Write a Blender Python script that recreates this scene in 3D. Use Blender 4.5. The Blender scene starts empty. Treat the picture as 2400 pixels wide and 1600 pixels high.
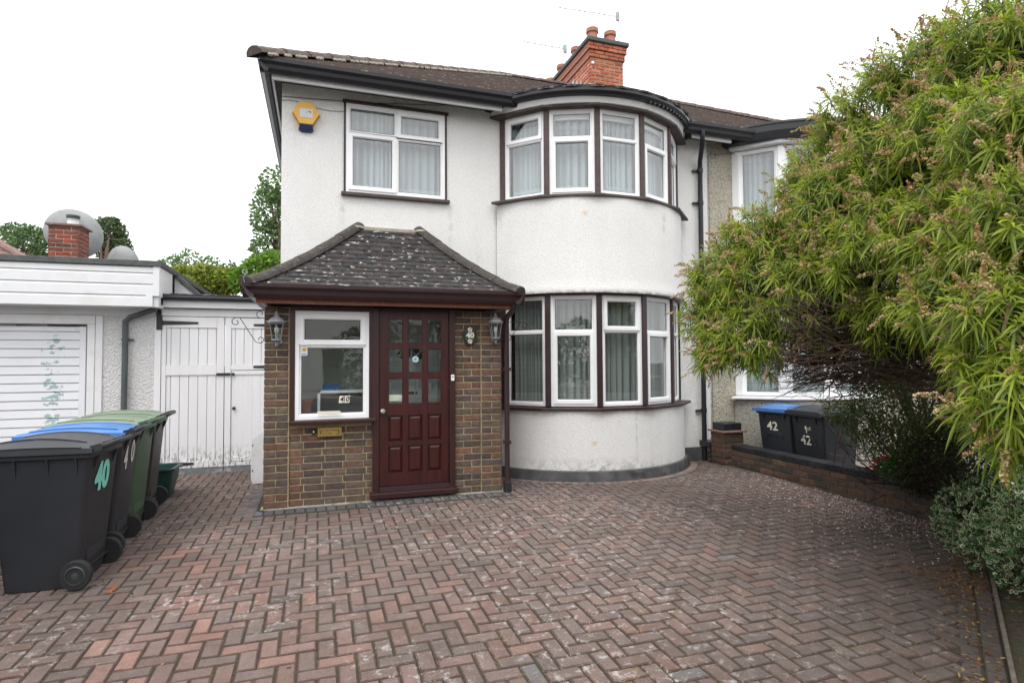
import bpy, bmesh, math, random
import numpy as np
from mathutils import Vector, Matrix
R = math.radians
rnd = random.Random(11)
npr = np.random.default_rng(11)
scene = bpy.context.scene
C = scene.collection

# ------------------------------------------------------------------ camera
def cam_axes(yaw, pitch, roll):
    cy, sy, cp, sp, cr, sr = math.cos(yaw), math.sin(yaw), math.cos(pitch), math.sin(pitch), math.cos(roll), math.sin(roll)
    fw = Vector((sy*cp, cy*cp, sp)); up = Vector((-sy*sp, -cy*sp, cp)); ri = Vector((cy, -sy, 0))
    return ri*cr + up*sr, -ri*sr + up*cr, fw
ax, ay, az = cam_axes(0.324601, 0.0334819, -0.0056764)
cam = bpy.data.objects.new('camera', bpy.data.cameras.new('camera'))
C.objects.link(cam)
cam.matrix_world = Matrix(((ax.x, ay.x, -az.x, 0), (ax.y, ay.y, -az.y, 0), (ax.z, ay.z, -az.z, 1.52), (0, 0, 0, 1)))
cam.data.sensor_width = 36; cam.data.lens = 20.209; cam.data.clip_start = 0.05; cam.data.clip_end = 900
scene.camera = cam

# ------------------------------------------------------------------ sky, sun, exposure
SUN_EL, SUN_AZ = R(58), R(215)          # azimuth clockwise from +Y: behind the camera, to its left
w = bpy.data.worlds.new('World'); scene.world = w; w.use_nodes = True
nt = w.node_tree; nt.nodes.clear()
o_ = nt.nodes.new('ShaderNodeOutputWorld'); bg = nt.nodes.new('ShaderNodeBackground')
sky = nt.nodes.new('ShaderNodeTexSky'); sky.sky_type = 'NISHITA'; sky.sun_disc = False
sky.sun_elevation = SUN_EL; sky.sun_rotation = SUN_AZ; sky.dust_density = 4.0; sky.ozone_density = 1.0
hs = nt.nodes.new('ShaderNodeHueSaturation'); hs.inputs['Saturation'].default_value = 0.25
tc = nt.nodes.new('ShaderNodeTexCoord'); sx = nt.nodes.new('ShaderNodeSeparateXYZ')
mr = nt.nodes.new('ShaderNodeMapRange'); mr.inputs[1].default_value = 0.0; mr.inputs[2].default_value = 1.0
mr.inputs[3].default_value = 9.5; mr.inputs[4].default_value = 15.5
cb = nt.nodes.new('ShaderNodeCombineColor')
mx = nt.nodes.new('ShaderNodeMix'); mx.data_type = 'RGBA'; mx.inputs[0].default_value = 0.8
ml = nt.nodes.new('ShaderNodeMath'); ml.operation = 'MULTIPLY'; ml.inputs[1].default_value = 1.02
nt.links.new(tc.outputs['Generated'], sx.inputs[0]); nt.links.new(sx.outputs[2], mr.inputs[0])
nt.links.new(mr.outputs[0], cb.inputs[0]); nt.links.new(mr.outputs[0], cb.inputs[1]); nt.links.new(mr.outputs[0], ml.inputs[0]); nt.links.new(ml.outputs[0], cb.inputs[2])
nt.links.new(sky.outputs[0], hs.inputs['Color']); nt.links.new(hs.outputs[0], mx.inputs[6]); nt.links.new(cb.outputs[0], mx.inputs[7])
nt.links.new(mx.outputs[2], bg.inputs['Color']); bg.inputs['Strength'].default_value = 0.1
nt.links.new(bg.outputs[0], o_.inputs[0])
sun = bpy.data.objects.new('sun', bpy.data.lights.new('sun', 'SUN')); C.objects.link(sun)
sun.data.energy = 0.7; sun.data.angle = R(25); sun.data.color = (1.0, 0.97, 0.92)
sd = Vector((math.sin(SUN_AZ)*math.cos(SUN_EL), math.cos(SUN_AZ)*math.cos(SUN_EL), math.sin(SUN_EL)))
sun.rotation_euler = sd.to_track_quat('Z', 'Y').to_euler(); sun.location = sd*40
vs = scene.view_settings; vs.view_transform = 'Standard'; vs.look = 'None'; vs.gamma = 1; vs.use_curve_mapping = False; vs.exposure = 0.86
scene.cycles.use_denoising = True
scene.cycles.max_bounces = 8; scene.cycles.transparent_max_bounces = 16
scene.cycles.sample_clamp_indirect = 6

# ------------------------------------------------------------------ material helpers
def newmat(name):
    m = bpy.data.materials.new(name); m.use_nodes = True
    t = m.node_tree; b = t.nodes['Principled BSDF']
    return m, t, b
def N(t, kind, **kw):
    n = t.nodes.new('ShaderNode'+kind)
    for k, v in kw.items():
        if k.startswith('i_'): n.inputs[int(k[2:])].default_value = v
        else: setattr(n, k, v)
    return n
def pos(t): return N(t, 'NewGeometry').outputs['Position']
def noise(t, scale, detail=4, rough=.55, vec=None, stretch=None):
    n = N(t, 'TexNoise'); n.inputs['Scale'].default_value = scale; n.inputs['Detail'].default_value = detail; n.inputs['Roughness'].default_value = rough
    v = vec or pos(t)
    if stretch:
        mp = N(t, 'Mapping'); mp.inputs['Scale'].default_value = stretch; t.links.new(v, mp.inputs[0]); v = mp.outputs[0]
    t.links.new(v, n.inputs['Vector']); return n.outputs['Fac']
def ramp(t, fac, a, b, lo=0., hi=1.):
    n = N(t, 'MapRange'); n.inputs[1].default_value = a; n.inputs[2].default_value = b; n.inputs[3].default_value = lo; n.inputs[4].default_value = hi
    t.links.new(fac, n.inputs[0]); return n.outputs[0]
def mathn(t, op, a, b=None):
    n = N(t, 'Math', operation=op)
    for i, x in enumerate((a, b)):
        if x is None: continue
        if isinstance(x, (int, float)): n.inputs[i].default_value = x
        else: t.links.new(x, n.inputs[i])
    return n.outputs[0]
def mixc(t, fac, a, b, mode='MIX'):
    n = N(t, 'Mix', data_type='RGBA', blend_type=mode)
    for i, x in ((0, fac), (6, a), (7, b)):
        if isinstance(x, (int, float)): n.inputs[i].default_value = x
        elif isinstance(x, tuple): n.inputs[i].default_value = (*x, 1) if len(x) == 3 else x
        else: t.links.new(x, n.inputs[i])
    return n.outputs[2]
def gray(t, v):
    c = N(t, 'CombineColor')
    for i in range(3): t.links.new(v, c.inputs[i])
    return c.outputs[0]
def bump(t, b, h, strength, dist):
    n = N(t, 'Bump'); n.inputs['Strength'].default_value = strength; n.inputs['Distance'].default_value = dist
    t.links.new(h, n.inputs['Height']); t.links.new(n.outputs[0], b.inputs['Normal'])
def colsrc(t, src):
    if src == 'obj': return N(t, 'ObjectInfo').outputs['Color']
    if src == 'tint': return N(t, 'Attribute', attribute_name='tint').outputs['Color']
    return tuple(src)
def sep(t): 
    s = N(t, 'SeparateXYZ'); t.links.new(pos(t), s.inputs[0]); return s.outputs
def gauss(t, x, c, wdt):          # a soft bump around c
    d = mathn(t, 'ABSOLUTE', mathn(t, 'SUBTRACT', x, c)); return ramp(t, d, 0, wdt, 1, 0)

def simple(name, base, rough=.6, var=.12, vs_=6, bmp=.0, bs=120, metal=0, spec=.5, dist=.002, dirt=None, ds=3):
    m, t, b = newmat(name)
    f = ramp(t, noise(t, vs_), .3, .7, 1-var, 1+var)
    c = mixc(t, 1., colsrc(t, base), gray(t, f), 'MULTIPLY')
    if dirt:
        c = mixc(t, ramp(t, noise(t, ds, 6), .48, .72, 0, .8), c, dirt)
    if isinstance(c, tuple): b.inputs['Base Color'].default_value = (*c, 1)
    else: t.links.new(c, b.inputs['Base Color'])
    b.inputs['Roughness'].default_value = rough; b.inputs['Metallic'].default_value = metal
    b.inputs['Specular IOR Level'].default_value = spec
    if bmp: bump(t, b, noise(t, bs, 3), bmp, dist)
    return m

def roughcast(name, base, dark, scale, strength, dist, grime=None, chips=None):
    m, t, b = newmat(name)
    v = N(t, 'TexVoronoi'); v.inputs['Scale'].default_value = scale; t.links.new(pos(t), v.inputs['Vector'])
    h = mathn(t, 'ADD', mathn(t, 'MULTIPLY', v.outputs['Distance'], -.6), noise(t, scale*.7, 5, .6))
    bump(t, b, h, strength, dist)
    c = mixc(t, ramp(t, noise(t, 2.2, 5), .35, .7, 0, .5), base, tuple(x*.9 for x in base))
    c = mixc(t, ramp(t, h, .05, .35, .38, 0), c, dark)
    c = mixc(t, ramp(t, noise(t, 1.3, 6, .6, stretch=(6, 6, .6)), .52, .75, 0, .16), c, tuple(x*.75 for x in base))
    if chips: c = mixc(t, ramp(t, noise(t, scale*.8, 3, .7), .55, .66, 0, .8), c, chips)
    X, Y, Z = sep(t)
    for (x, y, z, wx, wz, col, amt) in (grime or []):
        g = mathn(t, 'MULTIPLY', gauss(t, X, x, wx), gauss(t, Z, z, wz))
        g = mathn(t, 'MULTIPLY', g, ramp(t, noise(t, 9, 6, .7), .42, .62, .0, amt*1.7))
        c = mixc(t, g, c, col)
    t.links.new(c, b.inputs['Base Color']); b.inputs['Roughness'].default_value = .92; b.inputs['Specular IOR Level'].default_value = .2
    return m

def brickmat(name, src, amt=.35):
    m, t, b = newmat(name)
    c = colsrc(t, src)
    c = mixc(t, 1., c, gray(t, ramp(t, noise(t, 22, 6, .65), .3, .7, 1-amt, 1+amt)), 'MULTIPLY')
    c = mixc(t, ramp(t, noise(t, 90, 3), .6, .75, 0, .35), c, (.02, .018, .018))
    t.links.new(c, b.inputs['Base Color']); b.inputs['Roughness'].default_value = .9; b.inputs['Specular IOR Level'].default_value = .25
    bump(t, b, noise(t, 160, 5, .7), .5, .002); return m

def pavermat(name, src, edge=1.):
    m, t, b = newmat(name)
    X, Y, Z = sep(t)
    c = colsrc(t, src)
    if edge < 1: c = mixc(t, 1., c, (edge, edge*.93, edge*.85), 'MULTIPLY')
    c = mixc(t, 1., c, gray(t, ramp(t, noise(t, .7, 3, .5), .3, .7, .84, 1.14)), 'MULTIPLY')     # tyre-worn and dusty areas
    c = mixc(t, 1., c, gray(t, ramp(t, noise(t, 9, 5, .6), .3, .7, .82, 1.16)), 'MULTIPLY')
    c = mixc(t, 1., c, gray(t, ramp(t, noise(t, 110, 5, .8), .3, .7, .66, 1.36)), 'MULTIPLY')
    c = mixc(t, ramp(t, noise(t, 330, 2, .8), .58, .7, 0, .6), c, (.44, .40, .37))      # pale grit
    c = mixc(t, ramp(t, noise(t, 300, 2, .8), .6, .7, 0, .5), c, (.035, .03, .03))
    zone = mathn(t, 'ADD', ramp(t, noise(t, .9, 3), .42, .62, 0, 1), gauss(t, X, 1.9, 1.6))
    spots = mathn(t, 'MULTIPLY', ramp(t, noise(t, 15, 6, .78), .545, .65, 0, .75), ramp(t, zone, .2, .9, 0, 1))
    c = mixc(t, spots, c, (.52, .49, .47))                                               # lichen
    c = mixc(t, ramp(t, noise(t, 1.6, 6, .6), .5, .72, 0, .45), c, (.075, .062, .05))    # dirt film
    kd = mathn(t, 'SUBTRACT', X, mathn(t, 'MULTIPLY', Y, 1.456))                         # shrub's shade painted into the colour, darker towards the kerb
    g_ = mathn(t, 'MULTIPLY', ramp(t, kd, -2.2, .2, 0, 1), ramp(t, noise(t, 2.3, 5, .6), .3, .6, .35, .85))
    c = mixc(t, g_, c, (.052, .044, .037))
    t.links.new(c, b.inputs['Base Color']); b.inputs['Roughness'].default_value = .88; b.inputs['Specular IOR Level'].default_value = .3
    bump(t, b, noise(t, 150, 6, .85), .9, .004); return m

def leafmat(name, src='tint', trans=.35, rough=.5):
    m, t, b = newmat(name)
    c = colsrc(t, src)
    b.inputs['Roughness'].default_value = rough; b.inputs['Specular IOR Level'].default_value = .35
    if isinstance(c, tuple): b.inputs['Base Color'].default_value = (*c, 1)
    else: t.links.new(c, b.inputs['Base Color'])
    tr = N(t, 'BsdfTranslucent'); ms = N(t, 'MixShader', i_0=trans)
    if isinstance(c, tuple): tr.inputs[0].default_value = (*c, 1)
    else: t.links.new(mixc(t, 1., c, (1.1, 1.25, .7), 'MULTIPLY'), tr.inputs[0])
    t.links.new(b.outputs[0], ms.inputs[1]); t.links.new(tr.outputs[0], ms.inputs[2])
    t.links.new(ms.outputs[0], t.nodes['Material Output'].inputs[0]); return m

def glassmat(name, tint=(.93, .96, .95), ior=2.1):
    m, t, b = newmat(name); t.nodes.remove(b)
    tr = N(t, 'BsdfTransparent'); tr.inputs[0].default_value = (*tint, 1)
    gl = N(t, 'BsdfGlossy'); gl.inputs['Roughness'].default_value = .015; gl.inputs[0].default_value = (1, 1, 1, 1)
    fr = N(t, 'Fresnel'); fr.inputs[0].default_value = ior
    nb = mathn(t, 'SUBTRACT', 1., N(t, 'NewGeometry').outputs['Backfacing'])
    bp = N(t, 'Bump'); bp.inputs['Strength'].default_value = .06; bp.inputs['Distance'].default_value = .01
    t.links.new(noise(t, 2.5, 2), bp.inputs['Height']); t.links.new(bp.outputs[0], gl.inputs['Normal'])
    ms = N(t, 'MixShader'); t.links.new(mathn(t, 'MULTIPLY', fr.outputs[0], nb), ms.inputs[0])
    t.links.new(tr.outputs[0], ms.inputs[1]); t.links.new(gl.outputs[0], ms.inputs[2])
    t.links.new(ms.outputs[0], t.nodes['Material Output'].inputs[0]); return m

def netmat(name, col, alpha):
    m, t, b = newmat(name)
    b.inputs['Roughness'].default_value = .9; b.inputs['Base Color'].default_value = (*col, 1)
    tr = N(t, 'BsdfTranslucent'); tr.inputs[0].default_value = (*col, 1)
    m1 = N(t, 'MixShader', i_0=.4); t.links.new(b.outputs[0], m1.inputs[1]); t.links.new(tr.outputs[0], m1.inputs[2])
    tp = N(t, 'BsdfTransparent'); m2 = N(t, 'MixShader')
    a = mathn(t, 'ADD', N(t, 'Attribute', attribute_name='dens').outputs['Fac'], alpha)
    t.links.new(ramp(t, a, 0, 1, 0, 1), m2.inputs[0]); t.links.new(tp.outputs[0], m2.inputs[1]); t.links.new(m1.outputs[0], m2.inputs[2])
    t.links.new(m2.outputs[0], t.nodes['Material Output'].inputs[0]); return m

GR = (.19, .17, .14); 
MAT = {}
MAT['wall'] = roughcast('white_roughcast', (.81, .805, .79), (.55, .55, .54), 75, .8, .007,
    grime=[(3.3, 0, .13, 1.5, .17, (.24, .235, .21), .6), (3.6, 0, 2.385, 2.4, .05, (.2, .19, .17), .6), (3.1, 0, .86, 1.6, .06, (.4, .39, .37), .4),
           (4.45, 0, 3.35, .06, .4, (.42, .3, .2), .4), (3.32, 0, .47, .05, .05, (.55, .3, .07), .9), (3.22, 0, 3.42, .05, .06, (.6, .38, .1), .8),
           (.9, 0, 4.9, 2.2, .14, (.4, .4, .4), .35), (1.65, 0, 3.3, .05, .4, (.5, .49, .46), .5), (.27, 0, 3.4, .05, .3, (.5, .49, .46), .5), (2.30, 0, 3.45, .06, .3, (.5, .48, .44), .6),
           (5.05, 0, 3.3, .07, .5, (.45, .42, .38), .6), (2.0, 0, 2.9, .12, .8, (.62, .61, .58), .5), (5.4, 0, 1.2, .25, 1.6, (.6, .6, .58), .5), (3.9, 0, .55, .02, .6, (.4, .38, .35), .5)])
MAT['wall_coarse'] = roughcast('coarse_white_roughcast', (.7, .7, .7), (.45, .43, .42), 42, 1., .016)
MAT['dash_cream'] = roughcast('cream_pebble_dash', (.5, .47, .38), (.16, .14, .11), 42, 1., .014, chips=(.16, .14, .11))
MAT['dash_grey'] = roughcast('grey_pebble_dash', (.42, .4, .35), (.16, .15, .13), 48, 1., .014, chips=(.14, .13, .11))
MAT['upvc'] = simple('white_window_plastic', (.86, .87, .88), .32, .03, 3, dirt=(.76, .76, .75), ds=2)
MAT['white_paint'] = simple('white_paint', (.74, .75, .77), .5, .05, 4, .2, 60, dirt=(.62, .61, .58), ds=4)
MAT['brown'] = simple('dark_brown_timber', (.032, .014, .015), .45, .25, 14, .3, 80)
MAT['brown_worn'] = simple('weathered_brown_timber', (.075, .052, .05), .7, .25, 14, .3, 80)
MAT['brown_plastic'] = simple('brown_gutter_plastic', (.04, .02, .023), .35, .1, 8)
MAT['black_gutter'] = simple('black_painted_gutter', (.012, .013, .017), .4, .2, 7, .15, 60)
MAT['black_iron'] = simple('black_iron', (.02, .02, .022), .5, .2, 30, .3, 200)
MAT['grey_plastic'] = simple('dark_grey_pipe', (.07, .085, .09), .5, .2, 6)
MAT['bitumen'] = simple('grey_bitumen_edge', (.085, .09, .09), .85, .25, 18, .4, 120)
MAT['plinth'] = simple('dark_painted_plinth', (.075, .075, .078), .8, .25, 8, .5, 90, dirt=(.15, .15, .15), ds=6)
MAT['mortar'] = simple('buff_mortar', (.35, .285, .175), .95, .25, 25, .7, 180, dist=.003)
MAT['mortar_red'] = simple('pale_mortar', (.56, .44, .34), .95, .2, 25, .6, 180)
MAT['mortar_dark'] = simple('dark_mortar', (.1, .085, .06), .95, .3, 25, .6, 180)
MAT['cement'] = simple('pale_cement', (.33, .3, .24), .95, .25, 20, .7, 120, dist=.004)
MAT['brick'] = brickmat('stock_brick', 'obj'); MAT['brick_t'] = brickmat('stock_brick_joined', 'tint')
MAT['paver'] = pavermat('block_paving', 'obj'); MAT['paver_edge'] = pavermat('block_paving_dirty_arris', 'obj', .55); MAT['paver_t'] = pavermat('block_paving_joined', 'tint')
MAT['joint'] = simple('joint_sand', (.045, .031, .021), 1, .5, 40, .8, 160, dirt=(.03, .045, .012), ds=2.5)
MAT['glass'] = glassmat('window_glass'); MAT['glass_clear'] = glassmat('lantern_glass', (.8, .86, .84), 1.5)
MAT['net'] = netmat('net_curtain', (.84, .89, .95), .8); MAT['net_low'] = netmat('net_curtain_grey', (.62, .65, .64), .68)
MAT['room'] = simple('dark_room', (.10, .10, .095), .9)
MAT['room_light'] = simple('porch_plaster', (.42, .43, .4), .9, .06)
MAT['galv'] = simple('lead_flashing', (.34, .37, .41), .5, .2, 12, .3, 60)
MAT['gold'] = simple('worn_brass', (.42, .3, .1), .4, .25, 40, metal=.8)
MAT['chrome'] = simple('bright_metal', (.75, .72, .62), .25, metal=1)
MAT['soil'] = simple('dark_soil', (.045, .035, .025), 1, .4, 10, .8, 60, dist=.01)
MAT['asphalt'] = simple('asphalt', (.055, .055, .056), .95, .3, 25, .6, 200)
MAT['concrete'] = simple('concrete', (.3, .29, .27), .9, .2, 8, .4, 80)
MAT['kerb_timber'] = simple('weathered_edging', (.12, .10, .08), .9, .3, 20, .5, 80); MAT['bark'] = simple('brown_bark', (.10, .065, .05), .9, .35, 30, .6, 90)
MAT['leaf'] = leafmat('green_leaf', 'tint', .45, .42); MAT['leaf_far'] = leafmat('distant_leaf', 'tint', .3, .6)
MAT['flower'] = leafmat('dry_flower', 'tint', .15, .9)

# door: red-brown stained timber, with vertical grain
def woodmat(name, a, bcol, rough=.4):
    m, t, b = newmat(name)
    g = noise(t, 9, 6, .6, stretch=(7, 7, .35)); c = mixc(t, ramp(t, g, .35, .65), a, bcol)
    t.links.new(c, b.inputs['Base Color']); b.inputs['Roughness'].default_value = rough
    bump(t, b, g, .15, .002); return m
MAT['door'] = woodmat('mahogany_stained_wood', (.022, .0045, .0045), (.062, .009, .007), .38)
MAT['door_frame'] = woodmat('dark_mahogany_frame', (.022, .008, .008), (.045, .012, .011), .4)
MAT['fascia_red'] = woodmat('red_brown_fascia', (.12, .035, .018), (.22, .07, .03), .5)
def peeling(name):
    m, t, b = newmat(name)
    X, Y, Z = sep(t)
    z1 = mathn(t, 'MULTIPLY', gauss(t, X, -3.27, .3), ramp(t, noise(t, 11, 5, .6, stretch=(1, 1, 1.6)), .40, .62, 0, 1))
    z1 = mathn(t, 'MULTIPLY', ramp(t, z1, .56, .59), mathn(t, 'MULTIPLY', ramp(t, Z, .6, .8), ramp(t, Z, 1.95, 1.8)))
    c = mixc(t, ramp(t, noise(t, 3, 5), .4, .7, 0, .3), (.74, .76, .79), (.62, .63, .63))
    c = mixc(t, z1, c, (.29, .42, .42))
    z2 = mathn(t, 'MULTIPLY', ramp(t, noise(t, 26, 5, .7, stretch=(.5, 1, 2)), .64, .68), gauss(t, Z, 1.98, .05))
    c = mixc(t, z2, c, (.16, .15, .13))
    t.links.new(c, b.inputs['Base Color']); b.inputs['Roughness'].default_value = .5; return m
MAT['peel'] = peeling('peeling_white_paint')
def gatemat(name):
    m, t, b = newmat(name)
    X, Y, Z = sep(t)
    c = mixc(t, ramp(t, noise(t, 3, 6, .6, stretch=(4, 1, .5)), .35, .75, 0, .5), (.76, .76, .78), (.66, .65, .64))
    z1 = mathn(t, 'MULTIPLY', ramp(t, noise(t, 18, 5, .7, stretch=(2, 1, .7)), .5, .58), ramp(t, Z, .4, .1, 0, 1))
    c = mixc(t, z1, c, (.17, .14, .11))
    t.links.new(c, b.inputs['Base Color']); b.inputs['Roughness'].default_value = .6; return m
MAT['gate'] = gatemat('weathered_white_gate_paint')
def tilemat(name, src, moss, lich, sc=34):
    m, t, b = newmat(name)
    c = colsrc(t, src)
    c = mixc(t, 1., c, gray(t, ramp(t, noise(t, 14, 5), .3, .7, .7, 1.3)), 'MULTIPLY')
    c = mixc(t, ramp(t, noise(t, 3.5, 6, .65), .52, .7, 0, .5), c, moss)
    c = mixc(t, ramp(t, noise(t, sc, 3, .55, stretch=(.62, 1, 1.2)), .625, .665, 0, .8), c, lich)
    t.links.new(c, b.inputs['Base Color']); b.inputs['Roughness'].default_value = .85
    bump(t, b, noise(t, 120, 4), .5, .003); return m
MAT['porch_tile'] = tilemat('lichened_tile', 'obj', (.03, .026, .02), (.55, .53, .52), 21)
MAT['hip'] = tilemat('mossy_hip_tile', (.05, .042, .037), (.035, .034, .024), (.22, .21, .18), 55)
MAT['roof'] = tilemat('old_roof_tile', (.078, .056, .048), (.05, .042, .032), (.3, .26, .2), 24)
MAT['ridge'] = tilemat('red_ridge_tile', (.085, .062, .056), (.06, .05, .035), (.32, .28, .2), 30)
MAT['roof_red'] = tilemat('red_brown_tile', (.2, .12, .1), (.12, .08, .07), (.3, .26, .24), 30)
MAT['felt'] = simple('lichened_felt', (.05, .052, .055), .9, .3, 30, .5, 60, dirt=(.34, .35, .35), ds=16)
MAT['dish'] = simple('grey_dish', (.27, .28, .28), .6, .12, 3, dirt=(.2, .2, .19), ds=5)
MAT['pot'] = simple('terracotta', (.36, .15, .10), .8, .15, 20)

# ------------------------------------------------------------------ mesh helpers
WM = {}
def tag(o, label=None, cat=None, group=None, kind=None):
    if label: o['label'] = label
    if cat: o['category'] = cat
    if group: o['group'] = group
    if kind: o['kind'] = kind
    return o
def parent(o, p):
    o.parent = p
    if p is not None: o.matrix_parent_inverse = WM.get(p.name, Matrix()).inverted()
def empty(name, loc, label, cat, group=None, rz=0.):
    o = bpy.data.objects.new(name, None); C.objects.link(o); o.location = loc; o.rotation_euler = (0, 0, rz); o.empty_display_size = .1
    WM[o.name] = Matrix.Translation(Vector(loc)) @ Matrix.Rotation(rz, 4, 'Z'); return tag(o, label, cat, group)
class MB:
    def __init__(s): s.v = []; s.f = []; s.c = []
    def add(s, vs_, fs, col=None):
        n = len(s.v); s.v.extend([tuple(v) for v in vs_]); s.f.extend([tuple(i+n for i in f) for f in fs]); s.c.extend([col]*len(fs))
    def box(s, x0, y0, z0, x1, y1, z1, col=None):
        s.add([(x0,y0,z0),(x1,y0,z0),(x1,y1,z0),(x0,y1,z0),(x0,y0,z1),(x1,y0,z1),(x1,y1,z1),(x0,y1,z1)],
              [(0,3,2,1),(4,5,6,7),(0,1,5,4),(1,2,6,5),(2,3,7,6),(3,0,4,7)], col); return s
    def tbox(s, T, a0, b0, c0, a1, b1, c1, col=None):
        s.add([T(a,b,c) for a,b,c in ((a0,b0,c0),(a1,b0,c0),(a1,b1,c0),(a0,b1,c0),(a0,b0,c1),(a1,b0,c1),(a1,b1,c1),(a0,b1,c1))],
              [(0,3,2,1),(4,5,6,7),(0,1,5,4),(1,2,6,5),(2,3,7,6),(3,0,4,7)], col); return s
    def prism(s, pts, vec, col=None):
        pts = [Vector(p) for p in pts]; vec = Vector(vec); n = len(pts)
        s.add(pts+[p+vec for p in pts], [tuple(range(n))[::-1], tuple(range(n, 2*n))]+[(i, (i+1)%n, n+(i+1)%n, n+i) for i in range(n)], col); return s
    def quad(s, a, b, c, d, col=None): s.add([a, b, c, d], [(0, 1, 2, 3)], col); return s
    def tube(s, pts, r, n=8, col=None, cap=True):
        pts = [Vector(p) for p in pts]; m = len(pts); rs = r if isinstance(r, (list, tuple)) else [r]*m
        vs_ = []; ref = None
        for i, p in enumerate(pts):
            d = (pts[min(i+1, m-1)]-pts[max(i-1, 0)]).normalized()
            if ref is None: ref = Vector((0, 0, 1)) if abs(d.z) < .9 else Vector((1, 0, 0))
            a = d.cross(ref).normalized(); b = d.cross(a).normalized(); ref = a.cross(d).normalized()
            for k in range(n):
                t = 2*math.pi*k/n; vs_.append(p+a*(rs[i]*math.cos(t))+ref*(rs[i]*math.sin(t)))
        fs = [(i*n+k, i*n+(k+1)%n, (i+1)*n+(k+1)%n, (i+1)*n+k) for i in range(m-1) for k in range(n)]
        if cap and n > 2: fs += [tuple(range(n))[::-1], tuple((m-1)*n+k for k in range(n))]
        s.add(vs_, fs, col); return s
    def lathe(s, prof, org=(0, 0, 0), n=16, axis=None, ang=0., col=None):
        org = Vector(org); ax_ = (axis or Vector((0, 0, 1))).normalized()
        u = ax_.orthogonal().normalized() if axis else Vector((1, 0, 0)); v = ax_.cross(u)
        vs_ = [org+ax_*z+(u*math.cos(2*math.pi*k/n+ang)+v*math.sin(2*math.pi*k/n+ang))*r for r, z in prof for k in range(n)]
        fs = [(i*n+k, i*n+(k+1)%n, (i+1)*n+(k+1)%n, (i+1)*n+k) for i in range(len(prof)-1) for k in range(n)]
        fs += [tuple(range(n))[::-1], tuple((len(prof)-1)*n+k for k in range(n))]
        s.add(vs_, fs, col); return s
    def build(s, name, m, par=None, smooth=False, bevel=0, label=None, cat=None, group=None, kind=None, norm=True, auto=None):
        me = bpy.data.meshes.new(name); me.from_pydata(s.v, [], s.f)
        if any(c is not None for c in s.c):
            at = me.attributes.new('tint', 'FLOAT_COLOR', 'FACE'); arr = np.ones((len(s.f), 4), dtype=np.float32)
            for i, c in enumerate(s.c):
                if c is not None: arr[i, :3] = c
            at.data.foreach_set('color', arr.ravel())
        if norm:
            bm = bmesh.new(); bm.from_mesh(me); bmesh.ops.recalc_face_normals(bm, faces=bm.faces); bm.to_mesh(me); bm.free()
        if m: me.materials.append(MAT[m] if isinstance(m, str) else m)
        o = bpy.data.objects.new(name, me); C.objects.link(o)
        if smooth: me.polygons.foreach_set('use_smooth', [True]*len(me.polygons))
        if auto is not None:
            me.polygons.foreach_set('use_smooth', [True]*len(me.polygons)); me.set_sharp_from_angle(angle=R(auto))
        if bevel:
            b = o.modifiers.new('bevel', 'BEVEL'); b.width = bevel; b.segments = 2; b.limit_method = 'ANGLE'; b.angle_limit = R(40)
        if par is not None: parent(o, par)
        WM.setdefault(o.name, Matrix()); WM[o.name] = Matrix()
        tag(o, label, cat, group, kind); return o
def fastmesh(name, V, F, m, par=None, tint=None, smooth=False, **kw):
    """V (n,3), F list of arrays of equal-size faces (k,3|4); tint per face (matching concatenated faces)"""
    me = bpy.data.meshes.new(name); nf = sum(len(f) for f in F)
    me.vertices.add(len(V)); me.vertices.foreach_set('co', np.asarray(V, dtype=np.float32).ravel())
    loops = np.concatenate([f.ravel() for f in F]).astype(np.int32); tot = np.concatenate([np.full(len(f), f.shape[1], dtype=np.int32) for f in F])
    st = np.concatenate([[0], np.cumsum(tot)[:-1]]).astype(np.int32)
    me.loops.add(len(loops)); me.loops.foreach_set('vertex_index', loops)
    me.polygons.add(nf); me.polygons.foreach_set('loop_start', st)
    me.polygons.foreach_set('loop_total', tot)
    me.update(calc_edges=True)
    if tint is not None:
        at = me.attributes.new('tint', 'FLOAT_COLOR', 'FACE'); a = np.ones((nf, 4), dtype=np.float32); a[:, :3] = tint; at.data.foreach_set('color', a.ravel())
    if smooth: me.polygons.foreach_set('use_smooth', np.ones(nf, dtype=bool))
    me.materials.append(MAT[m]); o = bpy.data.objects.new(name, me); C.objects.link(o)
    if par is not None: parent(o, par)
    WM[o.name] = Matrix(); return tag(o, **kw)
def copy_tree(o, par=None, ren=None):
    c = o.copy(); C.objects.link(c); WM[c.name] = WM.get(o.name, Matrix()).copy()
    if par is not None: c.parent = par
    for ch in list(o.children): copy_tree(ch, c)
    return c
def text(s, size, T, name, m, par, depth=.002, bold=.0, shear=0., sx_=1., **kw):
    """flat lettering; T maps (a,b,c) -> world, centred"""
    cu = bpy.data.curves.new('t', 'FONT'); cu.body = s; cu.size = size; cu.extrude = depth/2; cu.offset = bold; cu.shear = shear
    cu.align_x = 'CENTER'; cu.align_y = 'CENTER'; cu.resolution_u = 3
    to = bpy.data.objects.new('t', cu); C.objects.link(to); dg = bpy.context.evaluated_depsgraph_get()
    me = bpy.data.meshes.new_from_object(to.evaluated_get(dg)); bpy.data.objects.remove(to)
    mb = MB(); mb.add([T(v.co.x*sx_, v.co.z+depth/2, v.co.y) for v in me.vertices], [tuple(p.vertices) for p in me.polygons])
    bpy.data.meshes.remove(me)
    return mb.build(name, m, par, **kw)
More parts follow.
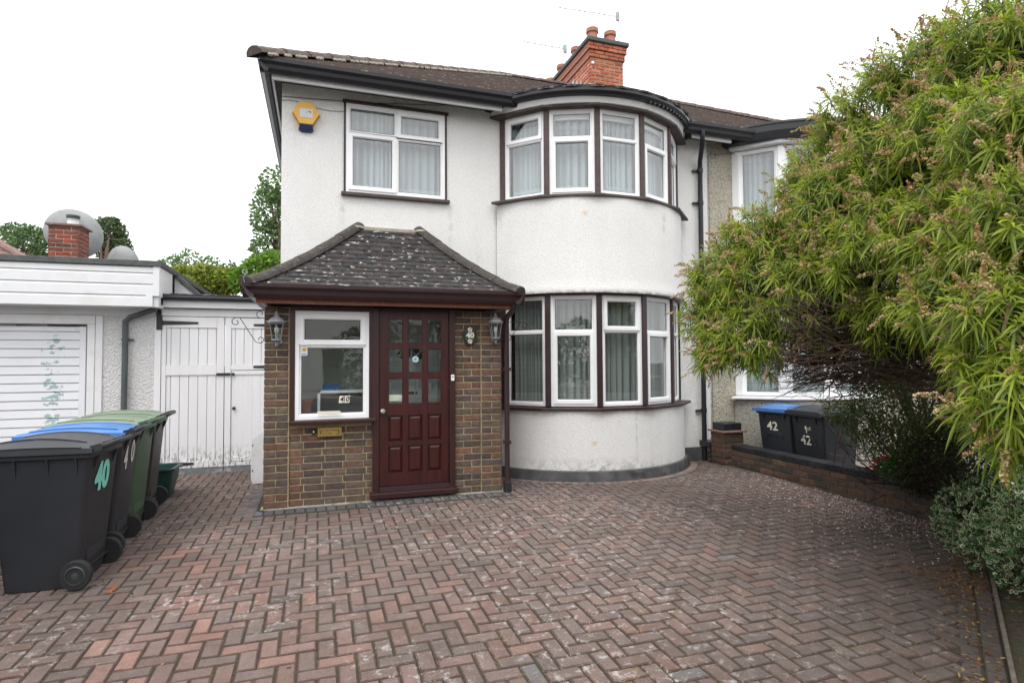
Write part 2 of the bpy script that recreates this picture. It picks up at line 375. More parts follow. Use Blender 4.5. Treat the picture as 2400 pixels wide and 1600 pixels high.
def frameT(p0, p1, z):
    p0 = Vector((p0[0], p0[1], 0)); p1 = Vector((p1[0], p1[1], 0)); u = (p1-p0).normalized(); n = Vector((u.y, -u.x, 0))
    return lambda a, b, c: p0+u*a+n*b+Vector((0, 0, z+c))
def rect_ring(mb, T, a0, a1, c0, c1, wd, n0, n1, ch=.012):
    pr = [(0, n0), (0, n1), (wd-ch, n1), (wd, n1-ch*1.3), (wd, n0)]
    vs_ = []
    for k in range(4):
        for d, b in pr:
            a = a0+d if k in (0, 3) else a1-d; c = c0+d if k in (0, 1) else c1-d
            vs_.append(T(a, b, c))
    fs = [(k*5+i, ((k+1)%4)*5+i, ((k+1)%4)*5+(i+1)%5, k*5+(i+1)%5) for k in range(4) for i in range(5)]
    mb.add(vs_, fs)
def window(par, T, L, H, cells, m='upvc', fw=.045, name='window', n1=0., gl='glass', label=None):
    """cells: (a0,a1,c0,c1,opening) fractions of the inside of the frame; outer frame, bars, casements, panes"""
    mb = MB(); rect_ring(mb, T, 0, L, 0, H, fw, n1-.07, n1)
    ia0, ia1, ic0, ic1 = fw, L-fw, fw, H-fw; W_, H_ = ia1-ia0, ic1-ic0; bw = .018
    cs = sorted({c[2] for c in cells if c[2] > 0}); asx = sorted({c[0] for c in cells if c[0] > 0})
    for c in cs: mb.tbox(T, ia0, n1-.07, ic0+c*H_-bw, ia1, n1-.002, ic0+c*H_+bw)
    for a in asx: mb.tbox(T, ia0+a*W_-bw, n1-.069, ic0, ia0+a*W_+bw, n1-.004, ic1)
    win = mb.build(name, m, par, label=label)
    for a0, a1, c0, c1, op in cells:
        A0 = ia0+a0*W_+(bw if a0 > 0 else 0); A1 = ia0+a1*W_-(bw if a1 < 1 else 0)
        B0 = ic0+c0*H_+(bw if c0 > 0 else 0); B1 = ic0+c1*H_-(bw if c1 < 1 else 0)
        s = MB(); wd = .042 if op else .012
        if op: rect_ring(s, T, A0-.012, A1+.012, B0-.012, B1+.012, wd+.012, n1-.05, n1+.014)
        else: rect_ring(s, T, A0, A1, B0, B1, wd, n1-.05, n1-.012, .006)
        s.build('casement' if op else 'glazing_bead', m, win)
        g = MB(); g.tbox(T, A0+wd-.004, n1-.044, B0+wd-.004, A1-wd+.004, n1-.028, B1-wd+.004); g.build('pane', gl, win)
        k = MB(); q = .006      # black gasket line
        for (x0, z0, x1, z1) in ((A0+wd, B0+wd, A1-wd, B0+wd+q), (A0+wd, B1-wd-q, A1-wd, B1-wd), (A0+wd, B0+wd, A0+wd+q, B1-wd), (A1-wd-q, B0+wd, A1-wd, B1-wd)):
            k.tbox(T, x0, n1-.028, z0, x1, n1-.024, z1)
        k.build('gasket', 'black_iron', win)
    return win
def curtain(name, pts, z0, z1, label, m='net', cat='curtain', amp=.02, step=.014, seed=0):
    """a wavy net hung along a polyline in plan"""
    rr = random.Random(seed); V = []; D = []
    segs = []; tot = 0
    for a, b in zip(pts, pts[1:]):
        a, b = Vector(a).to_3d(), Vector(b).to_3d(); l = (b-a).length; segs.append((a, b, l)); tot += l
    n = int(tot/step); zs = [z0, z0+.14, z0+.18, z0+(z1-z0)*.5, z1-.1, z1]; ph = 0; dens = []
    for i in range(n+1):
        t = i*tot/n; s = t
        for a, b, l in segs:
            if s <= l or (a, b, l) == segs[-1]: break
            s -= l
        u = (b-a).normalized(); nn = Vector((u.y, -u.x, 0)); ph += step*(2*math.pi/(.05+.06*(.5+.5*math.sin(t*7+seed)))); d = math.sin(ph)+.5*math.sin(ph*.43+seed)
        p = a+u*s+nn*(d*amp); V.append(p); dens.append((.10+.16*(.5+.5*math.sin(t*3.1+seed*1.7)))*max(-1, min(1, math.cos(ph)*1.2+.5*math.sin(ph*.21+2*seed)))+.08*math.sin(t*1.9+seed))
    verts = []; fs = []; at = []
    for j, z in enumerate(zs):
        for i, p in enumerate(V): verts.append((p.x, p.y, z+(.012*abs(math.sin(i*.22)) if j == 0 else 0))); 
    m_ = n+1
    for j in range(len(zs)-1):
        for i in range(n): fs.append((j*m_+i, j*m_+i+1, (j+1)*m_+i+1, (j+1)*m_+i)); at.append((dens[i] + (.22 if j == 0 else 0) + (.1 if j == 4 else 0)))
    me = bpy.data.meshes.new(name); me.from_pydata(verts, [], fs)
    a = me.attributes.new('dens', 'FLOAT', 'FACE'); a.data.foreach_set('value', at)
    me.materials.append(MAT[m]); me.polygons.foreach_set('use_smooth', [True]*len(fs))
    o = bpy.data.objects.new(name, me); C.objects.link(o); return tag(o, label, cat, 'net curtains in the windows')

# ------------------------------------------------------------------ bricks and blocks
def block_mesh(name, L, H, D, ch, jit, m, seed):
    """origin at the centre of the face; x length, y depth (into the wall), z height; the face looks to -y"""
    r = random.Random(seed); j = lambda: r.uniform(-jit, jit)
    l, h = L/2, H/2
    back = [(-l, D, -h), (l, D, -h), (l, D, h), (-l, D, h)]
    out = [(-l+j(), ch, -h+j()), (l+j(), ch, -h+j()), (l+j(), ch, h+j()), (-l+j(), ch, h+j())]
    fr = [(-l+ch+j(), j()*.5, -h+ch+j()), (l-ch+j(), j()*.5, -h+ch+j()), (l-ch+j(), j()*.5, h-ch+j()), (-l+ch+j(), j()*.5, h-ch+j())]
    me = bpy.data.meshes.new(name)
    me.from_pydata(back+out+fr, [], [(8, 9, 10, 11), (4, 5, 9, 8), (5, 6, 10, 9), (6, 7, 11, 10), (7, 4, 8, 11), (0, 1, 5, 4), (1, 2, 6, 5), (2, 3, 7, 6), (3, 0, 4, 7)])
    me.materials.append(MAT[m]); return me
BM = {}
def brick_me(L, H, D, m='brick', ch=.0055, jit=.003):
    k = (round(L, 3), round(H, 3), round(D, 3), m)
    if k not in BM: BM[k] = [block_mesh('brick', L, H, D, ch, jit, m, i) for i in range(4)]
    return rnd.choice(BM[k])
def put_block(name, par, me, loc, rz=0., col=(1, 1, 1), rx=0.):
    o = bpy.data.objects.new(name, me); C.objects.link(o); o.location = loc; o.rotation_euler = (rx, 0, rz); o.color = (*col, 1)
    parent(o, par); return o
def pick(pal):
    k = rnd.uniform(.8, 1.22); return tuple(max(.004, c*k*rnd.uniform(.97, 1.03)) for c in rnd.choice(pal))
STOCK = [(.112, .078, .060), (.084, .064, .058), (.135, .080, .060), (.124, .092, .070), (.096, .073, .063), (.145, .082, .056), (.105, .077, .062)]
ORANGE = [(.38, .125, .068), (.41, .14, .078), (.34, .11, .062), (.39, .155, .085), (.31, .11, .068)]
DARKRED = [(.2, .06, .045), (.26, .06, .04), (.16, .07, .055), (.13, .06, .05)]
GARDEN = [(.085, .055, .040), (.070, .052, .040), (.060, .048, .040), (.10, .062, .043), (.05, .043, .038)]
def course_cells(L, odd, st=.215, hd=.1025, j=.01, first=None):
    x = 0; out = []; nxt = first if first else ([st] if not odd else [hd, st])
    seq = list(nxt)
    while x < L-.02:
        w_ = seq.pop(0) if seq else st
        w_ = min(w_, L-x)
        if L-x-w_ < .05: w_ = L-x
        out.append((x, w_)); x += w_+j
    return out
def lay(par, p0, p1, z0, n, pal, cells=None, D=.05, ch=.075, stuff=None, m='brick', proud=0, skip=None, hh=.0635):
    T = frameT(p0, p1, z0); L = (Vector(p1)-Vector(p0)).length; u = (Vector((*p1, 0))-Vector((*p0, 0))).normalized(); rz = math.atan2(u.y, u.x)
    for k in range(n):
        cc = cells(k) if cells else course_cells(L, k % 2)
        for x, w_ in cc:
            if skip and skip(x+w_/2, z0+(k+.5)*ch): continue
            b = rnd.uniform(-.0012, .0012)+proud; c = pick(pal)
            if stuff is None:
                put_block('brick', par, brick_me(w_, hh, D, m), T(x+w_/2, b, (k+.5)*ch), rz, c)
            else:
                stuff.tbox(T, x, b, k*ch+(ch-hh)/2, x+w_, b-D, k*ch+(ch+hh)/2, c)

# ================================================================== THE GROUND
g = MB(); g.quad((-300, -300, -.40), (300, -300, -.40), (300, 300, -.40), (-300, 300, -.40)); g.build('ground', 'asphalt', kind='structure')
def gz(y): return -.022*max(0., 6.2-y)      # the drive falls gently towards the street
g = MB(); g.prism([(-9, -2.6, -.4), (-9, -2.6, gz(-2.6)-.008), (-9, 6.2, -.008), (-9, 9.2, -.008), (-9, 9.2, -.4)], (14.62, 0, 0)); bed = g.build('driveway', 'joint', kind='structure')
g = MB(); g.box(5.84, -2.6, -.3, 14, 7.4, -.17); g.build('neighbouring_garden', 'soil', kind='structure')
g = MB(); g.box(5.86, 4.1, -.17, 13.5, 7.38, -.15); g.build('neighbouring_path', 'concrete', kind='structure')
g = MB(); g.box(-60, -5.0, -.4, 60, -2.62, -.2); g.build('pavement', 'concrete', kind='structure')
g = MB(); g.box(-60, -13., -.39, 60, -5.02, -.31); g.build('road', 'asphalt', kind='structure')
g = MB(); g.box(-60, -40., -.39, 60, -13.02, -.06); g.build('verge_opposite', 'concrete', kind='structure')
g = MB(); g.box(-9.2, 9.2, -.3, -2.2, 30, -.05); g.box(-2.2, 9.2, -.3, 5.7, 30, -.05); g.build('back_gardens', 'soil', kind='structure')

BC = (3.75, 8.22)                      # centre of the round bay
def kx(y): return 4.035+(y-2.495)*1.456         # x of the kerb line at y
def free(x, y):
    if x > 5.60 or x < -8.6 or y > 9.1 or y < -2.55: return False
    if y < 3.3 and x > kx(y)-.34 and kx(y) < 5.4: return False
    if -.60 < x < 2.14 and y > 6.24: return False
    if -.62 < x < 0 and y > 6.2: return False
    if math.hypot(x-BC[0], y-BC[1]) < 1.87: return False
    if y > 7.36 and x > -.5: return False
    return True
PAV = [(.170, .116, .100), (.158, .114, .099), (.146, .110, .097), (.164, .118, .102), (.138, .107, .097), (.180, .116, .097), (.152, .114, .100), (.168, .120, .105)]
PRED = [(.235, .135, .11), (.215, .132, .108), (.195, .126, .105), (.18, .12, .103)]
PBLUE = [(.13, .122, .12), (.12, .113, .112), (.14, .13, .128)]
PEDGE = [(.085, .086, .092), (.075, .076, .082), (.098, .097, .10)]
def pavcol(x, y):
    red = math.exp(-(((x+.8)/.38)**2+((y-4.55)/.6)**2))+.55*math.exp(-(((x+.35)/.7)**2+((y-3.6)/.7)**2))
    r = rnd.random()
    c = rnd.choice(PRED) if r < red*.75 else (rnd.choice(PBLUE) if r > .995 else rnd.choice(PAV))
    k = rnd.uniform(.88, 1.12)
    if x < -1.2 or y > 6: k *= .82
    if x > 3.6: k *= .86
    return tuple(v*k for v in c)
PB = {}
def pav_me(L, W):
    k = (L, W)
    if k not in PB:
        PB[k] = []
        for s in range(5):
            r = random.Random(s+7); j = lambda: r.uniform(-.0022, .0022); l, h, ch = L/2, W/2, .0055
            lo = [(-l, -h, -.05), (l, -h, -.05), (l, h, -.05), (-l, h, -.05)]
            ou = [(a+j(), b+j(), -ch) for a, b, _ in lo]; inn = [(-l+ch*1.3+j(), -h+ch*1.3+j(), j()), (l-ch*1.3+j(), -h+ch*1.3+j(), j()), (l-ch*1.3+j(), h-ch*1.3+j(), j()), (-l+ch*1.3+j(), h-ch*1.3+j(), j())]
            me = bpy.data.meshes.new('paving_block')
            me.from_pydata(lo+ou+inn, [], [(8, 9, 10, 11), (4, 5, 9, 8), (5, 6, 10, 9), (6, 7, 11, 10), (7, 4, 8, 11), (0, 1, 5, 4), (1, 2, 6, 5), (2, 3, 7, 6), (3, 0, 4, 7)])
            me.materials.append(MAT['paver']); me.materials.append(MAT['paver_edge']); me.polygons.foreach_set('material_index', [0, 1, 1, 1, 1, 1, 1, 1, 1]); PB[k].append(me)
    return rnd.choice(PB[k])
blocks = []          # x, y, rz, L, W, colour
G = .1; i0, i1, j0, j1 = -87, 57, -26, 91
for j in range(j0, j1):
    for i in range(i0, i1):
        m_ = (i-j) % 4
        if m_ == 0: cells_ = [(i, j), (i+1, j)]
        elif m_ == 2: cells_ = [(i, j), (i, j-1)]
        else: continue
        ok = [c for c in cells_ if free((c[0]+.5)*G, (c[1]+.5)*G)]
        if not ok: continue
        x = sum((c[0]+.5)*G for c in ok)/len(ok); y = sum((c[1]+.5)*G for c in ok)/len(ok)
        if x < -5 and y < 2: continue
        vert = m_ == 2
        blocks.append((x, y, (math.pi/2 if vert else 0),     .190 if len(ok) == 2 else .0903, .0903, pavcol(x, y)))
for k in range(27):      # blue-grey soldier course along the porch, both sides, and round the bay
    blocks.append((-.57+k*.1005, 6.35, math.pi/2, .19, .09, pick(PEDGE)))
for k in range(28): blocks.append((-.67, 6.3+k*.1, 0, .155, .09, pick(PEDGE)))
for k in range(40):
    a = R(-62+k*3.2)
    if BC[0]+1.84*math.sin(a) < 2.2 or a > R(60): continue
    blocks.append((BC[0]+1.80*math.sin(a), BC[1]-1.80*math.cos(a), a+math.pi/2, .11, .097, pick([(.16, .14, .13), (.19, .13, .11)])))
for k in range(60):      # edging courses along the slanting kerb
    y = 3.2-k*.1133; x = kx(y)
    if x < -1: break
    for q in (.055, .155): blocks.append((x-q*.566+(.08 if q > .1 else 0), y+q*.824+(.055 if q > .1 else 0), math.atan2(1, 1.456), .19, .089, pick([(.12, .10, .09), (.13, .10, .088)])))
def depth(b): return b[0]*ax.y*0+b[0]*az.x+b[1]*az.y
def inview(b):
    z = depth(b)
    if z < .3: return False
    px = (b[0]*ax.x+b[1]*ax.y-1.52*ax.z)/z
    return abs(px) < .93
vis = sorted([b for b in blocks if inview(b)], key=lambda b: (b[0]**2+b[1]**2))
near = [b for b in vis if (lambda p: p > -.62)((b[0]*ay.x+b[1]*ay.y-1.52*ay.z)/depth(b))][:300]
nearset = set(id(b) for b in near)
for b in near:
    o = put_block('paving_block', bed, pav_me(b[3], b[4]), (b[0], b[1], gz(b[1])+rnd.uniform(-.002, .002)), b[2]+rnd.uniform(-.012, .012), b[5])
    q0 = Matrix.Rotation(.022+rnd.uniform(-.006, .006), 3, 'X') @ Matrix.Rotation(rnd.uniform(-.006, .006), 3, 'Y') @ Matrix.Rotation(o.rotation_euler.z, 3, 'Z'); o.rotation_euler = q0.to_euler()
rest = MB()
for b in blocks:
    if id(b) in nearset: continue
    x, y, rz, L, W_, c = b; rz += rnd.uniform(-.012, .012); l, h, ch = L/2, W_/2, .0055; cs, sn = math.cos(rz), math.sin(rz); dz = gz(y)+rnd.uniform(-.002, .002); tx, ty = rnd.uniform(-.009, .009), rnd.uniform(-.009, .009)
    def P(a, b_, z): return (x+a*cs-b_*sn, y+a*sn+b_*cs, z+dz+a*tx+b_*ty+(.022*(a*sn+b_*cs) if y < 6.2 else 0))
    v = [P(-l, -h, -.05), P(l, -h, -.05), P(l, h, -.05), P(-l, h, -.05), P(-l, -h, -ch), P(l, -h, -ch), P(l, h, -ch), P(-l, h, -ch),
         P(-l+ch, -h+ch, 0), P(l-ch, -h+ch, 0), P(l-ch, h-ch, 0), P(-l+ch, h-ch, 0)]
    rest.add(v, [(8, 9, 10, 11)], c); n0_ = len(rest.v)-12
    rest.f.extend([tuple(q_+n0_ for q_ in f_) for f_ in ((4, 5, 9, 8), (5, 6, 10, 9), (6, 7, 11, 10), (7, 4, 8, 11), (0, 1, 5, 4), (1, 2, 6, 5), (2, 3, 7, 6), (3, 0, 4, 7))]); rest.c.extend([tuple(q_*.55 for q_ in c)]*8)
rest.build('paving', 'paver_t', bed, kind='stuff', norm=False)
k_ = MB(); y1_ = 3.3; p = [(kx(3.4), 3.4), (kx(-.6), -.6)]
k_.prism([(p[0][0], p[0][1], -.28), (p[1][0], p[1][1], -.28), (p[1][0], p[1][1], .02+gz(p[1][1])), (p[0][0], p[0][1], .02+gz(p[0][1]))], (.018, -.013, 0))
k_.build('kerb', 'kerb_timber', kind='structure', norm=True)
b_ = MB(); b_.add([(kx(3.4)+.05, 3.37, gz(3.4)-.012), (kx(-1.6)+.05, -1.6, gz(-1.6)-.012), (8, -1.6, gz(-1.6)-.012), (8, 3.4, gz(3.4)-.012)], [(0, 1, 2, 3)]); b_.build('front_bed', 'soil', kind='structure')
m_ = MB(); m_.box(-.56, 6.445, -.05, 2.12, 6.62, .004); m_.build('mortar_fillet', 'cement', bed)

# ================================================================== THE HOUSE, NUMBER 40
YW = 7.43; PX = 5.68; CO = -.44
house = empty('semi_detached_house', (2.6, YW, 0), 'white roughcast half of the semi-detached pair, with the two-storey round bay and brown trim', 'house')
def th(k, n=5, half=59.): return R(-half+2*half*k/n)
def bp(r, a, c=BC): return (c[0]+r*math.sin(a), c[1]-r*math.cos(a))
def shell(mb, c, prof, a0, a1, n, inner=.12):
    """curved wall; prof = [(r, z)...]"""
    st = len(mb.v); vs_ = []; m = len(prof)
    for i in range(n+1):
        a = a0+(a1-a0)*i/n
        for r, z in prof: vs_.append((*bp(r, a, c), z))
        for r, z in prof: vs_.append((*bp(min(p_[0] for p_ in prof)-inner, a, c), z))
    fs = []
    for i in range(n):
        A, B = i*2*m, (i+1)*2*m
        for k in range(m-1): fs.append((A+k, B+k, B+k+1, A+k+1)); fs.append((A+m+k, A+m+k+1, B+m+k+1, B+m+k))
        fs.append((A+m-1, B+m-1, B+2*m-1, A+2*m-1)); fs.append((A, A+m, B+m, B))
    mb.add(vs_, fs)
wmb = MB(); W0, W1 = .285, 1.60; BL, BR = 2.40, 5.10
def wallrect(x0, x1, z0, z1): wmb.box(x0, YW, z0, x1, YW+.25, z1)
wallrect(CO, W0, 0, 4.98); wallrect(W0, W1, 0, 3.63); wallrect(W0, W1, 4.79, 4.98); wallrect(W1, BL, 0, 4.98)
wallrect(BR, PX, 0, 4.98); wallrect(BL, BR, 2.42, 3.60)
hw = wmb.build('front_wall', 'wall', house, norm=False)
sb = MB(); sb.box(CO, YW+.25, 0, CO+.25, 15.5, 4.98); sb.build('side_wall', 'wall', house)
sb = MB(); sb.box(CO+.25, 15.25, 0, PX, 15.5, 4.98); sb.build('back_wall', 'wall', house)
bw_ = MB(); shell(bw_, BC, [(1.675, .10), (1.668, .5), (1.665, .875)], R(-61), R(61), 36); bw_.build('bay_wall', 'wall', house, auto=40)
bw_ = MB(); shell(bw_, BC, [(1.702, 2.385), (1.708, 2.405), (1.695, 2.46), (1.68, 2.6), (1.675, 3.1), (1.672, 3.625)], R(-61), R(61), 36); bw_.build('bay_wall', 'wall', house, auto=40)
pl = MB(); shell(pl, BC, [(1.715, -.04), (1.705, .115), (1.68, .125)], R(-62), R(62), 36, .05); pl.box(5.1, YW-.03, -.04, PX-.02, YW, .20); pl.box(2.05, YW-.03, -.04, 2.42, YW, .2); pl.build('plinth', 'plinth', house)
ab = MB(); T = frameT(bp(1.712, R(1)), bp(1.712, R(8.5)), 0); ab.tbox(T, 0, -.02, .03, .215, .004, .095); 
abk = ab.build('air_brick', 'plinth', house); ab = MB()
for k in range(9):
    for q in range(2): ab.tbox(T, .012+k*.022, 0, .045+q*.022, .022+k*.022, .006, .057+q*.022)
ab.build('hole', 'black_iron', abk)
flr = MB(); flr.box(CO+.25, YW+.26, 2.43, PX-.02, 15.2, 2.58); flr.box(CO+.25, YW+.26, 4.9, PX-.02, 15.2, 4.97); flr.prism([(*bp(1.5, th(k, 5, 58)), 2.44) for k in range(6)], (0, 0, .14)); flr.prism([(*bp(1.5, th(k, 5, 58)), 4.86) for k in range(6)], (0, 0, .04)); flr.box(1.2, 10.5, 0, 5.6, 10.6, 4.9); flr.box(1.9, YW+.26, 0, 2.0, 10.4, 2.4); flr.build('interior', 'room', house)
pw = MB(); pw.box(PX, YW, -.2, PX+.04, 15.5, 4.98); pw.build('party_line', 'wall', house)

def bay_trim(par, c, z0, z1, sillm, postm, winm, cells, rs, brown=True, pw_=.035, gl='glass', sill=True, head=.05, nseg=5):
    for k in range(nseg):
        a, b = th(k, nseg), th(k+1, nseg)
        p0, p1 = Vector(bp(1.61, a, c)), Vector(bp(1.61, b, c)); u = (p1-p0).normalized()
        q0, q1 = p0+u*pw_, p1-u*pw_; T = frameT(q0, q1, z0)
        window(par, T, (q1-q0).length, z1-z0, cells[k % len(cells)], winm, gl=gl)
    for k in range(nseg+1):
        a = th(k, nseg); T = frameT(bp(1.61, a-.02, c), bp(1.61, a+.02, c), z0)
        x = 1.61*math.sin(.02)
        mb = MB(); mb.tbox(T, x-pw_*1.02, -.09, 0, x+pw_*1.02, .022, z1-z0); mb.build('mullion', postm, par)
    if sill:
        mb = MB(); n = nseg; inn = [bp(1.52, th(k, n, 60), c) for k in range(n+1)]; out = [bp(1.735, th(k, n, 62), c) for k in range(n+1)]
        out[0] = (out[0][0]-.03, YW-.075); out[-1] = (out[-1][0]+.03, YW-.075)
        vs_ = [(*p, z0-.005) for p in inn]+[(*p, z0-.018) for p in out]+[(*p, z0-.052) for p in out]+[(*p, z0-.052) for p in inn]; q = n+1; fs = []
        for i in range(n):
            for r_ in range(4): fs.append((r_*q+i, r_*q+i+1, ((r_+1) % 4)*q+i+1, ((r_+1) % 4)*q+i))
        fs += [(0, q, 2*q, 3*q), tuple(x+n for x in (3*q, 2*q, q, 0))]
        mb.add(vs_, fs); mb.build('window_sill', sillm, par, bevel=.006)
FIX = [(0, 1, 0, .68, 0), (0, 1, .68, 1, 0)]; TOPO = [(0, 1, 0, .69, 0), (0, 1, .69, 1, 1)]; BOTO = [(0, 1, 0, .68, 1), (0, 1, .68, 1, 0)]
bay_trim(house, BC, .93, 2.365, 'brown', 'brown', 'upvc', [FIX, BOTO, TOPO, BOTO, FIX], 1.61)
bay_trim(house, BC, 3.675, 4.80, 'brown_worn', 'brown_worn', 'upvc', [TOPO, BOTO, FIX, BOTO, TOPO], 1.61)
hb = MB(); shell(hb, BC, [(1.655, 2.362), (1.655, 2.40)], R(-60), R(60), 5, .2); hb.build('lower_head_board', 'brown', house)
hb = MB()
n = 5; out = [bp(1.72, th(k, n, 61)) for k in range(n+1)]; inn = [bp(1.45, th(k, n, 60)) for k in range(n+1)]; out[0] = (out[0][0]-.06, YW-.04); out[-1] = (out[-1][0]+.06, YW-.04)
vs_ = [(*p, 4.795) for p in inn]+[(*p, 4.803) for p in out]+[(*p, 4.832) for p in out]+[(*p, 4.832) for p in inn]; q = n+1; fs = []
for i in range(n):
    for r_ in range(4): fs.append((r_*q+i, r_*q+i+1, ((r_+1) % 4)*q+i+1, ((r_+1) % 4)*q+i))
hb.add(vs_, fs+[(0, q, 2*q, 3*q), tuple(x+n for x in (3*q, 2*q, q, 0))]); hb.build('upper_head_board', 'brown_worn', house)
hb = MB(); shell(hb, BC, [(1.715, 4.83), (1.745, 4.905)], R(-62), R(62), 30, .1); hb.build('white_bay_band', 'white_paint', house, smooth=False)
hb = MB(); shell(hb, BC, [(1.75, 4.898), (1.80, 4.905), (1.83, 4.94), (1.83, 4.985)], R(-66), R(66), 36, .12); hb.build('bay_fascia', 'black_gutter', house)
for k in range(46):    # little blocks under the rim
    a = R(-60+k*2.65); T = frameT(bp(1.775, a), bp(1.775, a+.01), 4.90); hb = MB(); hb.tbox(T, -.018, -.02, -.012, .018, .028, .02)
    if k > 26: hb.build('dentil', 'black_gutter', house)
rf = MB(); N_ = 48; pr = [(1.84, 4.98), (1.845, 5.0), (1.80, 5.012), (0.9, 5.10), (.2, 5.16)]
for i in range(N_):
    a, b = R(-68+136*i/N_), R(-68+136*(i+1)/N_)
    j1, j2 = .012*math.sin(i*1.7), .012*math.sin((i+1)*1.7)
    for k in range(4): rf.quad((*bp(pr[k][0]+j1, a), pr[k][1]), (*bp(pr[k][0]+j2, b), pr[k][1]), (*bp(pr[k+1][0], b), pr[k+1][1]), (*bp(pr[k+1][0], a), pr[k+1][1]))
rf.build('bay_roof', 'felt', house)
# first-floor window over the porch
T = frameT((.312, YW-.012), (1.572, YW-.012), 3.645)
window(house, T, 1.26, 1.13, [(0, .5, 0, .69, 1), (0, .5, .69, 1, 0), (.5, 1, 0, .68, 0), (.5, 1, .68, 1, 1)])
sr = MB(); sr.box(.255, YW-.06, 3.595, 1.63, YW+.1, 3.64); sr.build('window_sill', 'brown_worn', house, bevel=.008)
sr = MB(); sr.box(.27, YW-.05, 4.776, 1.615, YW+.05, 4.805); sr.box(.285, YW-.016, 3.64, .311, YW+.1, 4.776); sr.box(1.573, YW-.016, 3.64, 1.60, YW+.1, 4.776); sr.build('window_surround', 'brown', house)
# eaves
EZ = 4.83
def ogee(mb, p0, p1, out, z):      # gutter section swept in a straight line; out = outward dir
    prof = [(0, 0), (.045, -.005), (.075, .03), (.085, .07), (.115, .10), (.118, .135), (.108, .135), (.10, .11), (.02, .03), (0, .03)]
    p0, p1 = Vector(p0), Vector(p1); out = Vector(out); Q = len(prof)
    vs_ = [p+out*a+Vector((0, 0, z+b)) for p in (p0, p1) for a, b in prof]
    mb.add(vs_, [(i, (i+1) % Q, Q+(i+1) % Q, Q+i) for i in range(Q)]+[tuple(range(Q)), tuple(range(Q, 2*Q))[::-1]])
gt = MB(); ogee(gt, (-.66, 7.115, 0), (2.55, 7.115, 0), (0, -1, 0), EZ+.035); gt.build('gutter', 'black_gutter', house)
gt = MB(); ogee(gt, (4.95, 7.115, 0), (6.42, 7.115, 0), (0, -1, 0), EZ+.035); gt.build('gutter', 'black_gutter', house)
gt = MB(); ogee(gt, (-.565, 7.02, 0), (-.565, 15.6, 0), (-1, 0, 0), EZ+.035); gt.build('gutter', 'black_gutter', house)
for bx_ in ((-.56, 7.12, EZ+.05, 2.5, 7.14, EZ+.17), (5.0, 7.12, EZ+.05, 6.4, 7.14, EZ+.17), (-.56, 7.142, EZ+.05, -.54, 15.6, EZ+.17)): ft = MB(); ft.box(*bx_); ft.build('black_fascia', 'black_gutter', house)
for bx_ in ((-.535, 7.135, EZ-.012, 2.28, 7.165, EZ+.048), (-.536, 7.167, EZ-.012, -.515, 15.6, EZ+.048), (5.25, 7.135, EZ-.012, 5.95, 7.165, EZ+.048)): ft = MB(); ft.box(*bx_); ft.build('white_fascia', 'white_paint', house)
ft = MB(); ft.box(-.53, 7.17, EZ+.09, 6.2, YW-.002, EZ+.10); ft.box(-.53, YW, EZ+.09, CO-.002, 15.6, EZ+.10); ft.build('soffit', 'black_gutter', house)
# roof: hipped, 30 degrees, in sawtooth tile courses
TP = math.tan(R(30)); EX, EY, EZR = -.67, 7.03, 5.02; RUN = 4.43; NC = 44
def mir(x, flip): return 2*PX-x if flip else x
def roof(par, flip, name='roof'):
    mb = MB(); pts = lambda t: (EX+t, EY+t, EZR+t*TP)
    for k in range(NC):
        t0, t1 = RUN*k/NC, RUN*(k+1)/NC
        z0, z1 = EZR+t0*TP+.014, EZR+t1*TP
        a = [(mir(EX+t0, flip), EY+t0, z0), (PX, EY+t0, z0), (PX, EY+t1, z1), (mir(EX+t1, flip), EY+t1, z1)]
        mb.add(a, [(0, 1, 2, 3)]); mb.add([(mir(EX+t0, flip), EY+t0, z0-.016), (PX, EY+t0, z0-.016), a[1], a[0]], [(0, 1, 2, 3)])
        b = [(mir(EX+t0, flip), EY+t0, z0), (mir(EX+t0, flip), EY+2*RUN-t0, z0), (mir(EX+t1, flip), EY+2*RUN-t1, z1), (mir(EX+t1, flip), EY+t1, z1)]
        mb.add(b, [(3, 2, 1, 0)]); mb.add([(b[0][0], b[0][1], z0-.016), (b[1][0], b[1][1], z0-.016), b[1], b[0]], [(0, 3, 2, 1)])
    zr = EZR+RUN*TP
    mb.add([(mir(EX, flip), EY+2*RUN, EZR), (PX, EY+2*RUN, EZR), (PX, EY+RUN, zr), (mir(EX+RUN, flip), EY+RUN, zr)], [(0, 1, 2, 3)])
    r = mb.build(name, 'roof', par, norm=False)
    def half(p0, p1, n, nm, ra, m):
        p0, p1 = Vector(p0), Vector(p1); d = (p1-p0)/n; dn = d.normalized(); s = dn.cross(Vector((0, 0, 1))).normalized(); up = s.cross(dn)
        for i in range(n):
            a, b = p0+d*i-dn*.02, p0+d*(i+1)+dn*.015; q = MB(); vs_ = []
            for P_, rr_ in ((a, ra*1.04), (b, ra*.93)):
                for g_ in range(7):
                    an = math.pi*g_/6; vs_.append(P_+s*(math.cos(an)*rr_)+up*(math.sin(an)*rr_*.75-.02))
            q.add(vs_, [(g_, g_+1, 8+g_, 7+g_) for g_ in range(6)]+[tuple(range(7))[::-1], tuple(range(7, 14))])
            q.build(nm, m, r, norm=True, auto=50)
    half((mir(EX-.03, flip), EY-.03, EZR+.005), (mir(EX+RUN, flip), EY+RUN, zr-.0), 17, 'hip_tile', .125, 'ridge')
    half((mir(EX+RUN, flip), EY+RUN, zr-.01), (PX, EY+RUN, zr-.01), 5, 'ridge_tile', .12, 'ridge')
    return r
roof_a = roof(house, False)
bd = MB(); rnd2 = random.Random(3)       # mortar bedding blobs under the hip tiles
